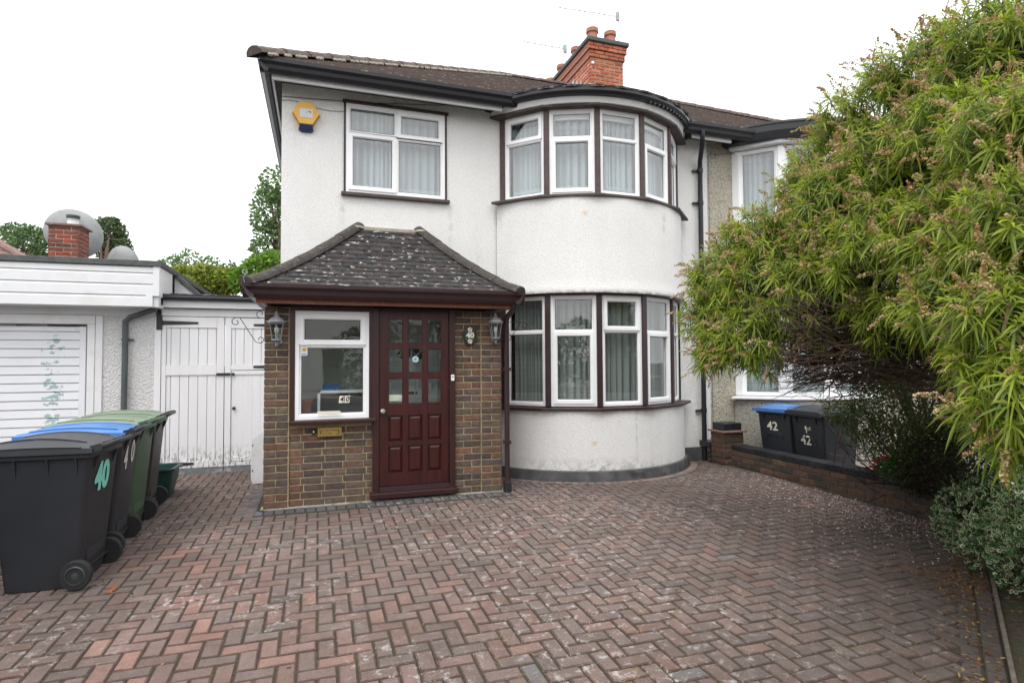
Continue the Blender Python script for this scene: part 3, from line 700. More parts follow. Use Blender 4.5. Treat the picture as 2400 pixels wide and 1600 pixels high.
for i in range(150):
    t = rnd2.uniform(0, RUN); bd.lathe([(.0, -.02), (.03, -.005), (.022, .02), (0, .03)], (EX+t+rnd2.uniform(.08, .11), EY+t-.09, EZR+(t-.09)*TP+.03), 5)
bd.build('bedding_mortar', 'cement', roof_a, kind='stuff')
# chimney on the party line
CX0, CX1, CY0, CY1 = 5.27, 6.03, 10.5, 13.3
ch = MB(); ch.box(CX0+.012, CY0+.012, 6.6, CX1-.012, CY1-.012, 8.02); chim = ch.build('chimney', 'mortar_red', house)
lay(chim, (CX0, CY0), (CX1, CY0), 6.99, 10, ORANGE, cells=lambda k: course_cells(CX1-CX0, k % 2, j=.015), hh=.059)
lay(chim, (CX0, CY1), (CX0, CY0), 7.065, 9, [(.5, .2, .13), (.52, .24, .17), (.42, .15, .10)], cells=lambda k: course_cells(CY1-CY0, k % 2, j=.015), hh=.059)  # left face bricks paler: its brighter light is put into the palette
for i, (zz, o) in enumerate(((7.755, .03), (7.83, .03), (7.905, .06), (7.98, .06))):
    lay(chim, (CX0-o, CY0-o), (CX1+o, CY0-o), zz, 1, ORANGE, cells=lambda k: course_cells(CX1-CX0+2*o, i % 2)); 
    mb = MB(); mb.box(CX0-o+.004, CY0-o+.03, zz+.004, CX1+o-.004, CY1+o, zz+.071); mb.build('corbel_course', 'pot', chim)
mb = MB(); mb.box(CX0-.10, CY0-.10, 8.058, CX1+.10, CY1+.1, 8.15); mb.build('coping_slab', 'bitumen', chim, bevel=.02)
for y in (10.72, 11.5, 12.3, 13.0):
    for x in (CX0+.16, CX1-.18):
        mb = MB(); mb.lathe([(.13, 0), (.115, .1), (.105, .24), (.13, .26), (.13, .34), (.115, .345), (.09, .345), (.09, .1)], (x, y, 8.14), 20); mb.build('chimney_pot', 'pot', chim, auto=40)
mb = MB(); zb = EZR+(CY0-EY)*TP
mb.prism([(CX0-.02, CY0-.03, zb+.17), (CX1*.6+CX0*.4, CY0-.03, zb+.11), (CX1*.6+CX0*.4, CY0-.03, zb-.03), (CX0-.02, CY0-.03, zb-.03)], (0, .02, 0))
for k in range(5):
    y0 = CY0-.02+k*.19; z0 = EZR+(y0-EY)*TP; mb.prism([(CX0-.01, y0, z0), (CX0-.01, y0+.2, z0+.115), (CX0-.01, y0+.2, z0+.14), (CX0-.01, y0+.03, z0+.2)], (-.015, 0, 0))
mb.prism([(CX0-.15, CY0-.12, zb-.03), (CX0, CY0-.12, zb-.03), (CX0, CY0+.9, zb+.55), (CX0-.15, CY0+.9, zb+.55)], (0, 0, .03))
mb.build('lead_flashing', 'galv', chim)
mb = MB(); mb.lathe([(.03, 0), (.03, .03)], (CX0+.03, CY0-.03, 7.62), 8, axis=Vector((0, -1, 0))); mb.build('cable_insulator', 'white_paint', chim)

# ------------------------------------------------------------------ PORCH
PY = 6.49
porch = empty('porch', (.75, PY, 0), 'brown brick porch with lichened tile roof, dark red door and white window', 'porch')
def pw_part(*bx_): m_ = MB(); m_.box(*bx_); return m_.build('wall', 'mortar', porch)
pw1 = pw_part(-.527, PY+.002, -.05, -.29, YW, 2.10); pw2 = pw_part(-.289, PY+.024, -.05, .562, PY+.22, .86); pw3 = pw_part(1.484, PY+.024, -.05, 1.799, PY+.22, 2.10); pw4 = pw_part(1.80, PY+.002, -.05, 2.042, YW, 2.10)
one = lambda L: (lambda k: [(0, L)] if k % 2 == 0 else [(0, L/2-.005), (L/2+.005, L/2-.005)])
lay(pw1, (-.535, PY-.006), (-.30, PY-.006), 0, 28, STOCK, cells=one(.232))
lay(pw2, (-.285, PY+.016), (.56, PY+.016), 0, 11, STOCK, cells=lambda k: course_cells(.842, k % 2, st=.205, first=([.135] if k % 2 == 0 else None)))
lay(pw3, (1.49, PY+.016), (1.795, PY+.016), 0, 28, STOCK, cells=lambda k: [(0, .1), (.11, .195)] if k % 2 else [(0, .195), (.205, .1)])
lay(pw4, (1.806, PY-.006), (2.05, PY-.006), 0, 28, STOCK, cells=one(.24))
sd_ = MB(); lay(pw1, (-.535, YW-.02), (-.535, PY-.0), 0, 28, STOCK, stuff=sd_); sd_.build('side_brickwork', 'brick_t', pw1, kind='stuff'); sd_ = MB(); lay(pw4, (2.05, PY+.0), (2.05, YW-.02), 0, 28, STOCK, stuff=sd_)
sd_.build('side_brickwork', 'brick_t', pw4, kind='stuff')
# window
T = frameT((-.235, PY-.004), (.525, PY-.004), .908)
pwin = window(porch, T, .76, 1.155, [(0, 1, 0, .70, 0), (0, 1, .70, 1, 1)], fw=.05)
mb = MB(); mb.box(-.29, PY-.085, .866, .60, PY+.06, .905); mb.build('window_sill', 'door_frame', porch, bevel=.008)
mb = MB(); mb.box(-.288, PY-.012, .905, -.237, PY+.08, 2.11); mb.box(-.237, PY-.012, 2.066, .56, PY+.08, 2.11); mb.box(.527, PY-.012, .905, .562, PY+.08, 2.066); mb.build('window_surround', 'door_frame', porch)
# door
mb = MB(); mb.box(.562, PY-.02, .045, .635, PY+.09, 2.11); mb.box(1.421, PY-.02, .045, 1.488, PY+.09, 2.11); mb.box(.635, PY-.02, 2.092, 1.421, PY+.09, 2.11); mb.build('door_frame', 'door_frame', porch, bevel=.004)
mb = MB(); mb.box(.535, PY-.09, .03, 1.51, PY+.1, .092); mb.build('door_sill', 'door_frame', porch, bevel=.008)
mb = MB(); mb.box(.637, PY-.045, .094, 1.419, PY+.04, .112); mb.box(.637, PY-.02, .112, 1.419, PY+.04, .128); mb.box(.637, PY-.004, .128, 1.419, PY+.04, .143); mb.build('weather_bar', 'brown_plastic', porch)
DX, DZ, DW, DH = .638, .148, .781, 1.94; DY0, DY1 = PY+.008, PY+.05
cu = [(.098, .257), (.317, .479), (.539, .695)]; rv = [(.137, .433), (.484, .77), (.898, 1.181), (1.245, 1.513), (1.574, 1.848)]
xs = [0, .098, .257, .317, .479, .539, .695, DW]; zs_ = [0, .137, .433, .484, .77, .898, 1.181, 1.245, 1.513, 1.574, 1.848, DH]
mb = MB()
for i in range(0, 8, 2): mb.box(DX+xs[i], DY0, DZ, DX+xs[i+1], DY1, DZ+DH)
door = mb.build('door', 'door', porch, bevel=.003)
for j in range(0, 12, 2):
    mb = MB(); mb.box(DX+xs[1], DY0+.0015, DZ+zs_[j], DX+xs[6], DY1-.002, DZ+zs_[j+1]); mb.build('rail', 'door', door)
for (i, a, b) in ((1, .026, 0.006), (5, .006, .026)):
    mb = MB(); x0, x1 = DX+xs[i], DX+xs[i+1]; mb.prism([(x0, DY0+.0012, DZ+1.8485), (x0, DY0+.0015, DZ+1.848-a), (x1, DY0+.0015, DZ+1.848-b), (x1, DY0+.0015, DZ+1.8485)], (0, .038, 0)); mb.build('arch_piece', 'door', door)
for (u0, u1) in cu:
    for j, (v0, v1) in enumerate(rv):
        x0, x1, z0, z1 = DX+u0, DX+u1, DZ+v0, DZ+v1
        if j < 2:
            q = MB(); e = .034; yb, yf = DY0+.022, DY0+.008
            q.add([(x0, yb, z0), (x1, yb, z0), (x1, yb, z1), (x0, yb, z1), (x0+.008, yb, z0+.008), (x1-.008, yb, z0+.008), (x1-.008, yb, z1-.008), (x0+.008, yb, z1-.008),
                   (x0+e, yf, z0+e), (x1-e, yf, z0+e), (x1-e, yf, z1-e), (x0+e, yf, z1-e), (x0, yb+.02, z0), (x1, yb+.02, z0), (x1, yb+.02, z1), (x0, yb+.02, z1)],
                  [(8, 9, 10, 11), (4, 5, 9, 8), (5, 6, 10, 9), (6, 7, 11, 10), (7, 4, 8, 11), (0, 1, 5, 4), (1, 2, 6, 5), (2, 3, 7, 6), (3, 0, 4, 7), (12, 15, 14, 13)])
            q.build('panel', 'door', door)
        else:
            q = MB(); q.box(x0-.003, DY0+.016, z0-.003, x1+.003, DY0+.022, z1+.003); q.build('pane', 'glass', door)
            q = MB(); rect_ring(q, frameT((x0, DY0+.012), (x1, DY0+.012), z0), 0, x1-x0, 0, z1-z0, .007, -.004, .006, .003); q.build('bead', 'door', door)
mb = MB(); mb.lathe([(.026, 0), (.026, .006), (.012, .008), (.012, .03), (.024, .036), (.027, .048), (.02, .056), (.0, .058)], (.676, DY0, .972), 20, axis=Vector((0, -1, 0))); mb.build('knob', 'chrome', door, auto=40)
def disc(r, y, x, z, n=24): m_ = MB(); m_.lathe([(r, 0), (r, .002)], (x, y, z), n, axis=Vector((0, -1, 0))); return m_
dm = disc(.036, DY0+.015, DX+.40, DZ+1.395); MAT['decal_blue'] = simple('pale_blue_vinyl', (.42, .62, .66), .5, 0); d_ = dm.build('round_sticker', 'decal_blue', door)
MAT['decal_dark'] = simple('dark_print', (.01, .06, .08), .5, 0)
text('JS', .03, lambda a, b, c: Vector((DX+.40+a, DY0+.0115, DZ+1.395+c)), 'lettering', 'decal_dark', d_, .0006, .0006)
# roof of the porch
FZ = 2.275
pr_ = MB(); pr_.box(-.60, 6.27, 2.115, 2.11, 6.30, 2.205); pr_.build('fascia', 'fascia_red', porch)
pr_ = MB(); pr_.box(-.60, 6.302, 2.115, -.57, YW, 2.205); pr_.box(2.08, 6.302, 2.115, 2.11, YW, 2.205); pr_.build('side_fascia', 'brown', porch)
pr_ = MB(); pr_.box(-.57, 6.302, 2.118, 2.08, YW-.01, 2.13); pr_.build('soffit', 'door_frame', porch)
gp = MB(); ogee(gp, (-.715, 6.262, 0), (2.235, 6.262, 0), (0, -1, 0), 2.168); gut = gp.build('gutter', 'brown_plastic', porch)
gp = MB(); ogee(gp, (-.61, 6.15, 0), (-.61, YW-.02, 0), (-1, 0, 0), 2.168); gp.build('side_gutter', 'brown_plastic', porch)
gp = MB(); ogee(gp, (2.12, 6.15, 0), (2.12, YW-.02, 0), (1, 0, 0), 2.168); gp.build('side_gutter', 'brown_plastic', porch)
for x in (-.44, .73, 1.92):
    gp = MB(); ogee(gp, (x-.014, 6.262, 0), (x+.014, 6.262, 0), (0, -1.05, 0), 2.165); gp.build('gutter_bracket', 'brown_plastic', gut)
E0 = (-.66, 6.19); E1 = (2.16, 6.19); AL, AR = (.45, YW), (1.25, YW); RZ0, RZ1 = 2.29, 3.20
def rz_(s): return RZ0+(RZ1-RZ0)*(s-.055*math.sin(math.pi*s))
NCR = 14
und = MB()
for k in range(NCR):
    s0, s1 = k/NCR, (k+1)/NCR; f = lambda a, b, s: a+(b-a)*s; z0, z1 = rz_(s0)-.02, rz_(s1)-.02
    und.quad((f(E0[0], AL[0], s0), f(6.19, YW, s0), z0), (f(E1[0], AR[0], s0), f(6.19, YW, s0), z0), (f(E1[0], AR[0], s1), f(6.19, YW, s1), z1), (f(E0[0], AL[0], s1), f(6.19, YW, s1), z1))
proof = und.build('roof', 'bitumen', porch, norm=False)
TM = {}
def tile_me(w_, ln):
    k = (round(w_, 3), round(ln, 3))
    if k not in TM:
        TM[k] = []
        for s in range(3):
            r = random.Random(s); j = lambda: r.uniform(-.0025, .0025); t = .017; a = w_/2; n = 4; vs_ = []
            for i in range(n+1):
                x = -a+w_*i/n; c_ = .004*math.sin(math.pi*i/n)+j()*.4
                vs_ += [(x, 0, -t), (x, -.006, -t*.45+c_), (x, .004, c_), (x, ln, c_*.5), (x, ln, -t)]
            fs = [(i*5+q, (i+1)*5+q, (i+1)*5+(q+1) % 5, i*5+(q+1) % 5) for i in range(n) for q in range(5)]+[(0, 1, 2, 3, 4), (20, 24, 23, 22, 21)]
            me = bpy.data.meshes.new('roof_tile'); me.from_pydata(vs_, [], fs)
            bm_ = bmesh.new(); bm_.from_mesh(me); bmesh.ops.recalc_face_normals(bm_, faces=bm_.faces); bm_.to_mesh(me); bm_.free()
            me.materials.append(MAT['porch_tile']); TM[k].append(me)
    return rnd.choice(TM[k])
TILES = [(.026, .022, .022), (.034, .028, .028), (.021, .019, .020), (.038, .029, .027), (.03, .026, .027)]
for k in range(NCR):
    s0, s1 = k/NCR, (k+1)/NCR; y0, y1 = f(6.19, YW, s0), f(6.19, YW, s1); z0, z1 = rz_(s0), rz_(s1)
    xl, xr = f(E0[0], AL[0], s0), f(E1[0], AR[0], s0); sl = math.atan2(z1-z0, y1-y0); ln = math.hypot(z1-z0, y1-y0)*1.35
    x = -.66-.165+(k % 2)*.082
    while x < xr:
        a, b = max(x, xl+.02), min(x+.163, xr-.02)
        if b-a > .05: put_block('roof_tile', proof, tile_me(round((b-a)/.02)*.02-.001 if b-a < .16 else .162, round(ln, 2)), ((a+b)/2, y0, z0+.014+rnd.uniform(0, .003)), 0, pick(TILES), sl-.10+rnd.uniform(-.012, .012))
        x += .165
for sgn, e, a_ in ((0, E0, AL), (1, E1, AR)):      # side slopes
    mb = MB()
    for k in range(NCR):
        s0, s1 = k/NCR, (k+1)/NCR; z0, z1 = rz_(s0)+.012, rz_(s1)
        q = [(f(e[0], a_[0], s0), f(6.19, YW, s0), z0), (f(e[0], a_[0], s0), YW, z0), (f(e[0], a_[0], s1), YW, z1), (f(e[0], a_[0], s1), f(6.19, YW, s1), z1)]
        mb.quad(*q); mb.quad((q[0][0], q[0][1], z0-.014), (q[1][0], q[1][1], z0-.014), q[1], q[0])
    mb.build('side_slope', 'hip', proof, norm=False)
    nh = 5
    for i in range(nh):
        q = MB(); vs_ = []; s0, s1 = i/nh, (i+1)/nh; ss = [s0-.006, (s0+s1)/2, s1+.012]
        P3 = [Vector((f(e[0], a_[0], s), f(6.19, YW, s), rz_(max(0, s))+.035)) for s in ss]
        if i == 0: P3[0] += Vector(((-.02 if sgn == 0 else .02), -.035, -.0))
        for m3, p3 in enumerate(P3):
            d = (P3[min(m3+1, 2)]-P3[max(m3-1, 0)]).normalized(); sd3 = d.cross(Vector((0, 0, 1))).normalized(); up = sd3.cross(d)
            for g_ in range(9):
                an = math.pi*g_/8; rr_ = .088*(1.04 if m3 == 0 else .97); vs_.append(p3+sd3*(math.cos(an)*rr_)+up*(math.sin(an)*rr_*.8-.035))
        q.add(vs_, [(m3*9+g_, m3*9+g_+1, (m3+1)*9+g_+1, (m3+1)*9+g_) for m3 in range(2) for g_ in range(8)]+[tuple(range(9)), tuple(range(18, 27))[::-1]])
        q.build('hip_tile', 'hip', proof, auto=60)
    q = MB(); q.lathe([(.0, -.05), (.085, -.03), (.07, .0), (0, .012)], (a_[0], YW-.03, 3.215), 10); q.build('mortar_cap', 'cement', proof)
mb = MB(); mb.box(.48, YW-.05, 3.16, 1.22, YW-.0, 3.215); mb.build('flashing_fillet', 'cement', proof, bevel=.012)
mb = MB(); sp = [Vector((-.69+.028*math.cos(t*.9)*(1-t/14), 6.14, 2.40+.03*math.sin(t*.9)*(1-t/14))) for t in range(9)]; mb.tube([(-.69, 6.15, 2.30), (-.70, 6.14, 2.35)]+sp, .004, 6); mb.build('hip_iron', 'galv', proof)
# inside of the porch
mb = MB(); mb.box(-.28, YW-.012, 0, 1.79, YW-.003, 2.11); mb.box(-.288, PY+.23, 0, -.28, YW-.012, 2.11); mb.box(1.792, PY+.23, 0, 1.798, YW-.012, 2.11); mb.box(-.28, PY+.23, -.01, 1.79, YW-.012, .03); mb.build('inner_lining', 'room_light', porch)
idr = empty('inner_door', (1.1, YW-.05, .03), 'white inner front door with a small fan light, seen through the porch door', 'door')
mb = MB(); mb.box(.78, YW-.055, .03, 1.46, YW-.015, 2.0); mb.build('door_leaf', 'white_paint', idr)
for (x0, x1, z0, z1) in ((.85, 1.08, .2, .75), (1.16, 1.39, .2, .75), (.85, 1.08, .85, 1.35), (1.16, 1.39, .85, 1.35)):
    mb = MB(); rect_ring(mb, frameT((x0, YW-.055), (x1, YW-.055), z0), 0, x1-x0, 0, z1-z0, .02, 0, .008, .006); mb.build('panel', 'white_paint', idr)
for k in range(4):
    a0, a1 = R(12+k*40), R(44+k*40); c0 = (1.12, 1.52); mb = MB()
    mb.prism([(c0[0]+r_*math.cos(a), YW-.06, c0[1]+r_*math.sin(a)) for r_, a in ((.05, a0), (.19, a0), (.2, (a0+a1)/2), (.19, a1), (.05, a1))], (0, .004, 0)); mb.build('fan_light', 'black_iron', idr)
mb = MB(); mb.box(1.04, YW-.062, 1.10, 1.20, YW-.056, 1.135); mb.build('letter_slot', 'black_iron', idr)
sh = empty('inner_shelf', (.1, 6.95, 1.2), 'white shelf inside the porch behind the white-framed window', 'shelf')
mb = MB(); mb.box(.02, 6.75, 1.17, .56, 7.40, 1.20); mb.build('board', 'white_paint', sh); mb = MB(); mb.box(-.01, 6.75, .03, .02, 7.4, 1.17); mb.build('upright', 'white_paint', sh)
MAT['blue_box'] = simple('blue_card', (.02, .10, .3), .5); mb = MB(); mb.box(.05, 6.80, 1.20, .22, 6.92, 1.265); tag(mb.build('small_box', 'blue_box', bevel=.004), 'small blue box lying on the white shelf inside the porch', 'box')
mb = MB(); mb.lathe([(.07, 0), (.095, .17), (.105, .17), (.105, .2), (.085, .2), (.06, .02)], (-.15, 6.86, .90), 16); tag(mb.build('plant_pot', 'pot', auto=40), 'terracotta plant pot inside the porch window', 'plant pot')
st = empty('pot_stand', (-.17, 6.86, .03), 'dark brick-red cupboard under the terracotta pot inside the porch', 'cupboard')
mb = MB(); mb.box(-.275, 6.73, .03, -.04, 7.1, .90); mb.build('carcass', 'pot', st)

# ------------------------------------------------------------------ CURTAINS
c0 = curtain('net_curtain', [(.34, 7.60), (1.56, 7.60)], 3.66, 4.77, 'net curtain in the flat window above the porch roof', seed=1)
def arc(r, c=BC, h=57, n=5): return [bp(r, th(k, n, h), c) for k in range(n+1)]
curtain('net_curtain', arc(1.44), 3.70, 4.70, 'net curtain following the upper round bay under the black rim', seed=2)
curtain('net_curtain', arc(1.42), .95, 2.35, 'grey net curtain with lace hem in the lower round bay', 'net_low', seed=3)
hm = MB(); shell(hm, BC, [(1.50, 4.70), (1.50, 4.79)], R(-40), R(50), 20, .02); tag(hm.build('curtain_rail', 'white_paint'), 'white curtain rail across the head of the upper bay window', 'curtain rail')

# ================================================================== FITTINGS ON THE HOUSE
def lantern(x, z, label, rz=0):
    L_ = empty('wall_lantern', (x, PY-.01, z), label, 'wall light', 'carriage lanterns beside the door')
    y = PY-.115; hx = 6
    mb = MB(); mb.lathe([(.075, 0), (.078, .004), (.09, .022), (.082, .034), (.055, .058), (.03, .078), (.02, .095), (.012, .10), (.018, .115), (.012, .128), (.0, .132)], (x, y, z+.11), 12, ang=R(30)); mb.build('cap', 'lamp_metal', L_, auto=35)
    mb = MB()
    for k in range(hx):
        a = R(60*k+30); p0 = (x+.046*math.cos(a), y+.046*math.sin(a), z-.045); p1 = (x+.072*math.cos(a), y+.072*math.sin(a), z+.112); mb.tube([p0, p1], .004, 4)
    mb.build('cage', 'lamp_metal', L_)
    for k in range(hx):
        a, b = R(60*k+30), R(60*k+90); mb = MB(); q = [(x+.046*math.cos(a), y+.046*math.sin(a), z-.045), (x+.046*math.cos(b), y+.046*math.sin(b), z-.045), (x+.072*math.cos(b), y+.072*math.sin(b), z+.11), (x+.072*math.cos(a), y+.072*math.sin(a), z+.11)]
        mb.quad(*q); mb.build('pane', 'glass_clear', L_)
    mb = MB(); mb.lathe([(.0, -.118), (.012, -.115), (.016, -.10), (.008, -.09), (.012, -.075), (.05, -.058), (.05, -.045), (.0, -.042)], (x, y, z), 12); mb.build('finial', 'lamp_metal', L_, auto=40)
    mb = MB(); mb.lathe([(.012, -.045), (.012, .02), (.02, .025), (.022, .06), (.012, .085), (0, .09)], (x, y, z), 12); mb.build('bulb', 'white_paint', L_, smooth=True)
    mb = MB(); mb.tube([(x, y, z-.07), (x+.01, y+.03, z-.10), (x+.012, y+.07, z-.095), (x+.012, PY-.02, z-.06)], [.012, .014, .012, .02], 8); mb.build('arm', 'lamp_metal', L_, smooth=True)
    mb = MB(); mb.lathe([(.0, .016), (.035, .012), (.042, 0)], (x+.015, PY-.02, z-.065), 8, axis=Vector((0, -1, 0))); mb.build('wall_plate', 'lamp_metal', L_)
MAT['lamp_metal'] = simple('aged_pewter_metal', (.26, .26, .28), .45, .3, 40, .3, 150, metal=.35)
lantern(-.412, 1.80, 'pewter carriage lantern on the left brick pier of the porch')
lantern(1.945, 1.835, 'pewter carriage lantern on the right brick pier beside the oval number plaque')
def bracket(x, y, z, d, L, label):
    b = empty('hanging_bracket', (x, y, z), label, 'bracket', 'wrought iron basket brackets')
    def scroll(c, r0, n, s, a0): return [Vector((c[0]+math.cos(a0+s*t*.5)*r0*(1-t/(n*1.35)), y, c[1]+math.sin(a0+s*t*.5)*r0*(1-t/(n*1.35)))) for t in range(n)]
    mb = MB(); mb.tube([(x, y, z), (x+d*L*.9, y, z)]+scroll((x+d*L*.9, z-.045), .045, 13, -d, R(90)), .0045, 5); mb.build('arm', 'black_iron', b)
    mb = MB(); mb.tube([(x+d*L*.78, y, z)]+[(x+d*.09, y, z-.25), (x+d*.045, y, z-.265)]+scroll((x+d*.045, z-.225), .04, 11, -d, R(-90)), .004, 5); mb.build('brace', 'black_iron', b)
    mb = MB(); mb.tube([(x, y, z+.10), (x, y, z-.24)], .006, 5); mb.tube([(x, y, z)]+scroll((x+d*.045, z+.045), .045, 12, d, R(-90)), .004, 5); mb.build('backplate', 'black_iron', b)
bracket(-.54, PY+.10, 1.985, -1, .31, 'wrought iron scroll bracket on the left side of the porch')
bracket(2.06, PY+.06, 1.985, 1, .33, 'wrought iron scroll bracket beside the brown downpipe')
# oval plaque
pq = empty('number_plaque', (1.665, PY-.01, 1.815), 'oval black number 40 plaque with two pink flowers on the brick', 'house number')
ov = [(1.665+.083*math.cos(R(a)), PY-.002, 1.815+.112*math.sin(R(a))) for a in range(0, 360, 12)]
MAT['slate'] = simple('dark_green_slate', (.012, .02, .018), .35, .3, 30); MAT['cream'] = simple('cream_paint', (.75, .72, .62), .6, .05)
MAT['pink'] = simple('pale_pink_paint', (.7, .5, .42), .6, .1, 60); MAT['dkgreen'] = simple('leaf_green_paint', (.03, .09, .05), .6, .3, 60)
mb = MB(); mb.prism(ov, (0, -.014, 0)); mb.build('plate', 'slate', pq, bevel=.004)
FT = lambda x, z, y: (lambda a, b, c: Vector((x+a, y-b, z+c)))
text('40', .086, FT(1.665, 1.815, PY-.018), 'lettering', 'cream', pq, .004, .0035, sx_=1.1)
for z, m in ((1.883, 'cream'), (1.749, 'cream')):
    for k in range(5):
        a = R(90+72*k); c = (1.665+.018*math.cos(a), z+.018*math.sin(a)); mb = MB()
        mb.prism([(c[0]+.0125*math.cos(R(t)), PY-.016, c[1]+.0125*math.sin(R(t))) for t in range(0, 360, 45)], (0, -.003, 0)); mb.build('petal', 'cream' if k % 2 else 'pink', pq)
    for s in (-1, 1):
        mb = MB(); c = (1.665+s*.046, z-(z-1.815)*.35); mb.prism([(c[0]-.012*s, PY-.016, c[1]-.018), (c[0]+.012*s, PY-.016, c[1]-.004), (c[0]+.004*s, PY-.016, c[1]+.02), (c[0]-.012*s, PY-.016, c[1]+.006)], (0, -.002, 0)); mb.build('leaf', 'dkgreen', pq)
# letter plate, bell pushes
lp = empty('letter_plate', (.125, PY, .775), 'tarnished brass letter plate in the bricks under the white window', 'letterbox')
Tp = frameT((-.005, PY-.0), (.25, PY-.0), .725); mb = MB(); rect_ring(mb, Tp, 0, .245, 0, .092, .03, 0, .014, .005); mb.build('surround', 'gold', lp)
mb = MB(); mb.tbox(Tp, .034, 0, .03, .211, .007, .062); mb.build('flap', 'gold', lp)
bq = empty('bell_push', (-.045, PY, .775), 'small black bell push with a white button left of the letter plate', 'doorbell')
mb = MB(); mb.box(-.062, PY-.006, .75, -.03, PY+.02, .806); mb.build('plate', 'black_iron', bq, bevel=.004)
mb = disc(.009, PY-.007, -.046, .779, 14); mb.build('button', 'white_paint', bq)
bq = empty('bell_push', (1.455, PY, 1.33), 'small white bell push on the right post of the red door frame', 'doorbell')
mb = MB(); mb.box(1.437, PY-.036, 1.295, 1.475, PY-.02, 1.365); mb.build('plate', 'upvc', bq, bevel=.004); mb = disc(.008, PY-.037, 1.456, 1.342, 12); mb.build('button', 'black_iron', bq)
# window stickers
MAT['sticker'] = simple('pale_sticker', (.55, .62, .68), .4, .05); MAT['yellow'] = simple('alarm_yellow', (.72, .40, .06), .45, .04); MAT['red'] = simple('sticker_red', (.4, .03, .02), .5)
sk = empty('window_sticker', (-.15, PY, 1.65), 'small alarm sticker with a yellow hexagon in the porch window corner', 'sticker')
gy = PY-.0325+.007
mb = MB(); mb.box(-.176, gy-.002, 1.587, -.112, gy-.0005, 1.70); mb.build('paper', 'sticker', sk)
mb = MB(); mb.prism([(-.144+.024*math.cos(R(60*k)), gy-.003, 1.650+.024*math.sin(R(60*k))) for k in range(6)], (0, -.0006, 0)); mb.build('emblem', 'yellow', sk)
text('ADT', .017, FT(-.144, 1.650, gy-.0045), 'lettering', 'red', sk, .0005, .0005)
for z in (1.688, 1.602):
    mb = MB(); mb.box(-.168, gy-.003, z-.003, -.120, gy-.0022, z+.003); mb.build('print_line', 'decal_dark', sk)
nk = empty('number_sticker', (.29, PY, 1.12), 'slanted white sticker with a black 40 on the porch window glass', 'sticker')
for i, (x, ch_) in enumerate(((.232, '4'), (.292, '0'))):
    mb = MB(); mb.prism([(x-.026, gy-.001, 1.077), (x+.026, gy-.001, 1.08), (x+.034, gy-.001, 1.155), (x-.016, gy-.001, 1.152)], (0, -.001, 0)); mb.build('paper', 'cream', nk)
    text(ch_, .075, FT(x+.002, 1.116, gy-.0035), 'lettering', 'black_iron', nk, .0005, .002, shear=.25)
mb = MB(); mb.box(-.01, gy-.003, .965, .225, gy-.001, .995); tag(mb.build('paper_strip', 'cream'), 'blank white paper strip stuck low on the porch window glass', 'notice')
mb = MB(); mb.box(.72, DY0+.030, DZ+.93, .95, DY0+.034, DZ+1.0); tag(mb.build('paper_strip', 'cream'), 'pale paper behind the lowest glass panes of the red door', 'notice')
# alarm box
al = empty('alarm_box', (-.16, YW, 4.53), 'yellow hexagonal burglar alarm box with blue base, high on the white wall', 'alarm')
hx = [(-.16+sx_*1.0, 4.535+sz_) for sx_, sz_ in ((-.075, .155), (.075, .155), (.155, .02), (.075, -.115), (-.075, -.115), (-.155, .02))]
mb = MB(); n_ = 6
mb.add([(x, YW-.0, z) for x, z in [(-.16+(x+.16)*1.08, 4.535+(z-4.535)*1.08) for x, z in hx]]+[(x, YW-.075, z) for x, z in hx], [tuple(range(6)), tuple(range(6, 12))[::-1]]+[(i, (i+1) % 6, 6+(i+1) % 6, 6+i) for i in range(6)]); mb.build('cover', 'yellow', al, bevel=.006)
MAT['navy'] = simple('navy_plastic', (.02, .03, .09), .3, .05)
mb = MB(); mb.add([(-.24, YW, 4.415), (-.08, YW, 4.415), (-.07, YW, 4.36), (-.10, YW, 4.335), (-.22, YW, 4.335), (-.25, YW, 4.36), (-.235, YW-.075, 4.418), (-.085, YW-.075, 4.418), (-.08, YW-.06, 4.37), (-.105, YW-.045, 4.345), (-.215, YW-.045, 4.345), (-.24, YW-.06, 4.37)],
    [tuple(range(6)), tuple(range(6, 12))[::-1]]+[(i, (i+1) % 6, 6+(i+1) % 6, 6+i) for i in range(6)]); mb.build('strobe_base', 'navy', al, bevel=.004)
mb = MB(); mb.box(-.235, YW-.078, 4.50, -.085, YW-.0755, 4.605); lab = mb.build('label_plate', 'sticker', al)
mb = MB(); mb.box(-.10, YW-.0795, 4.56, -.12, YW-.0785, 4.575); mb.prism([(-.155, YW-.0785, 4.565), (-.125, YW-.0785, 4.592), (-.10, YW-.0785, 4.578), (-.11, YW-.0785, 4.555)], (0, -.001, 0)); mb.build('emblem', 'yellow', lab)
text('Abel', .05, FT(-.165, 4.545, YW-.080), 'lettering', 'white_paint', lab, .001, .0015)
mb = disc(.008, YW-.078, -.157, 4.549, 12); mb.build('screw', 'black_iron', lab)
for k in range(6):
    for s in (-1, 1):
        t = k/6; x = -.16+s*(.142-.072*t); z = 4.53-.13*t; mb = MB(); mb.prism([(x-s*.006, YW-.073, z-.012), (x+s*.010, YW-.070, z-.006), (x+s*.010, YW-.070, z+.002), (x-s*.006, YW-.073, z-.004)], (0, -.006, 0)); mb.build('vent_slot', 'brown', al)
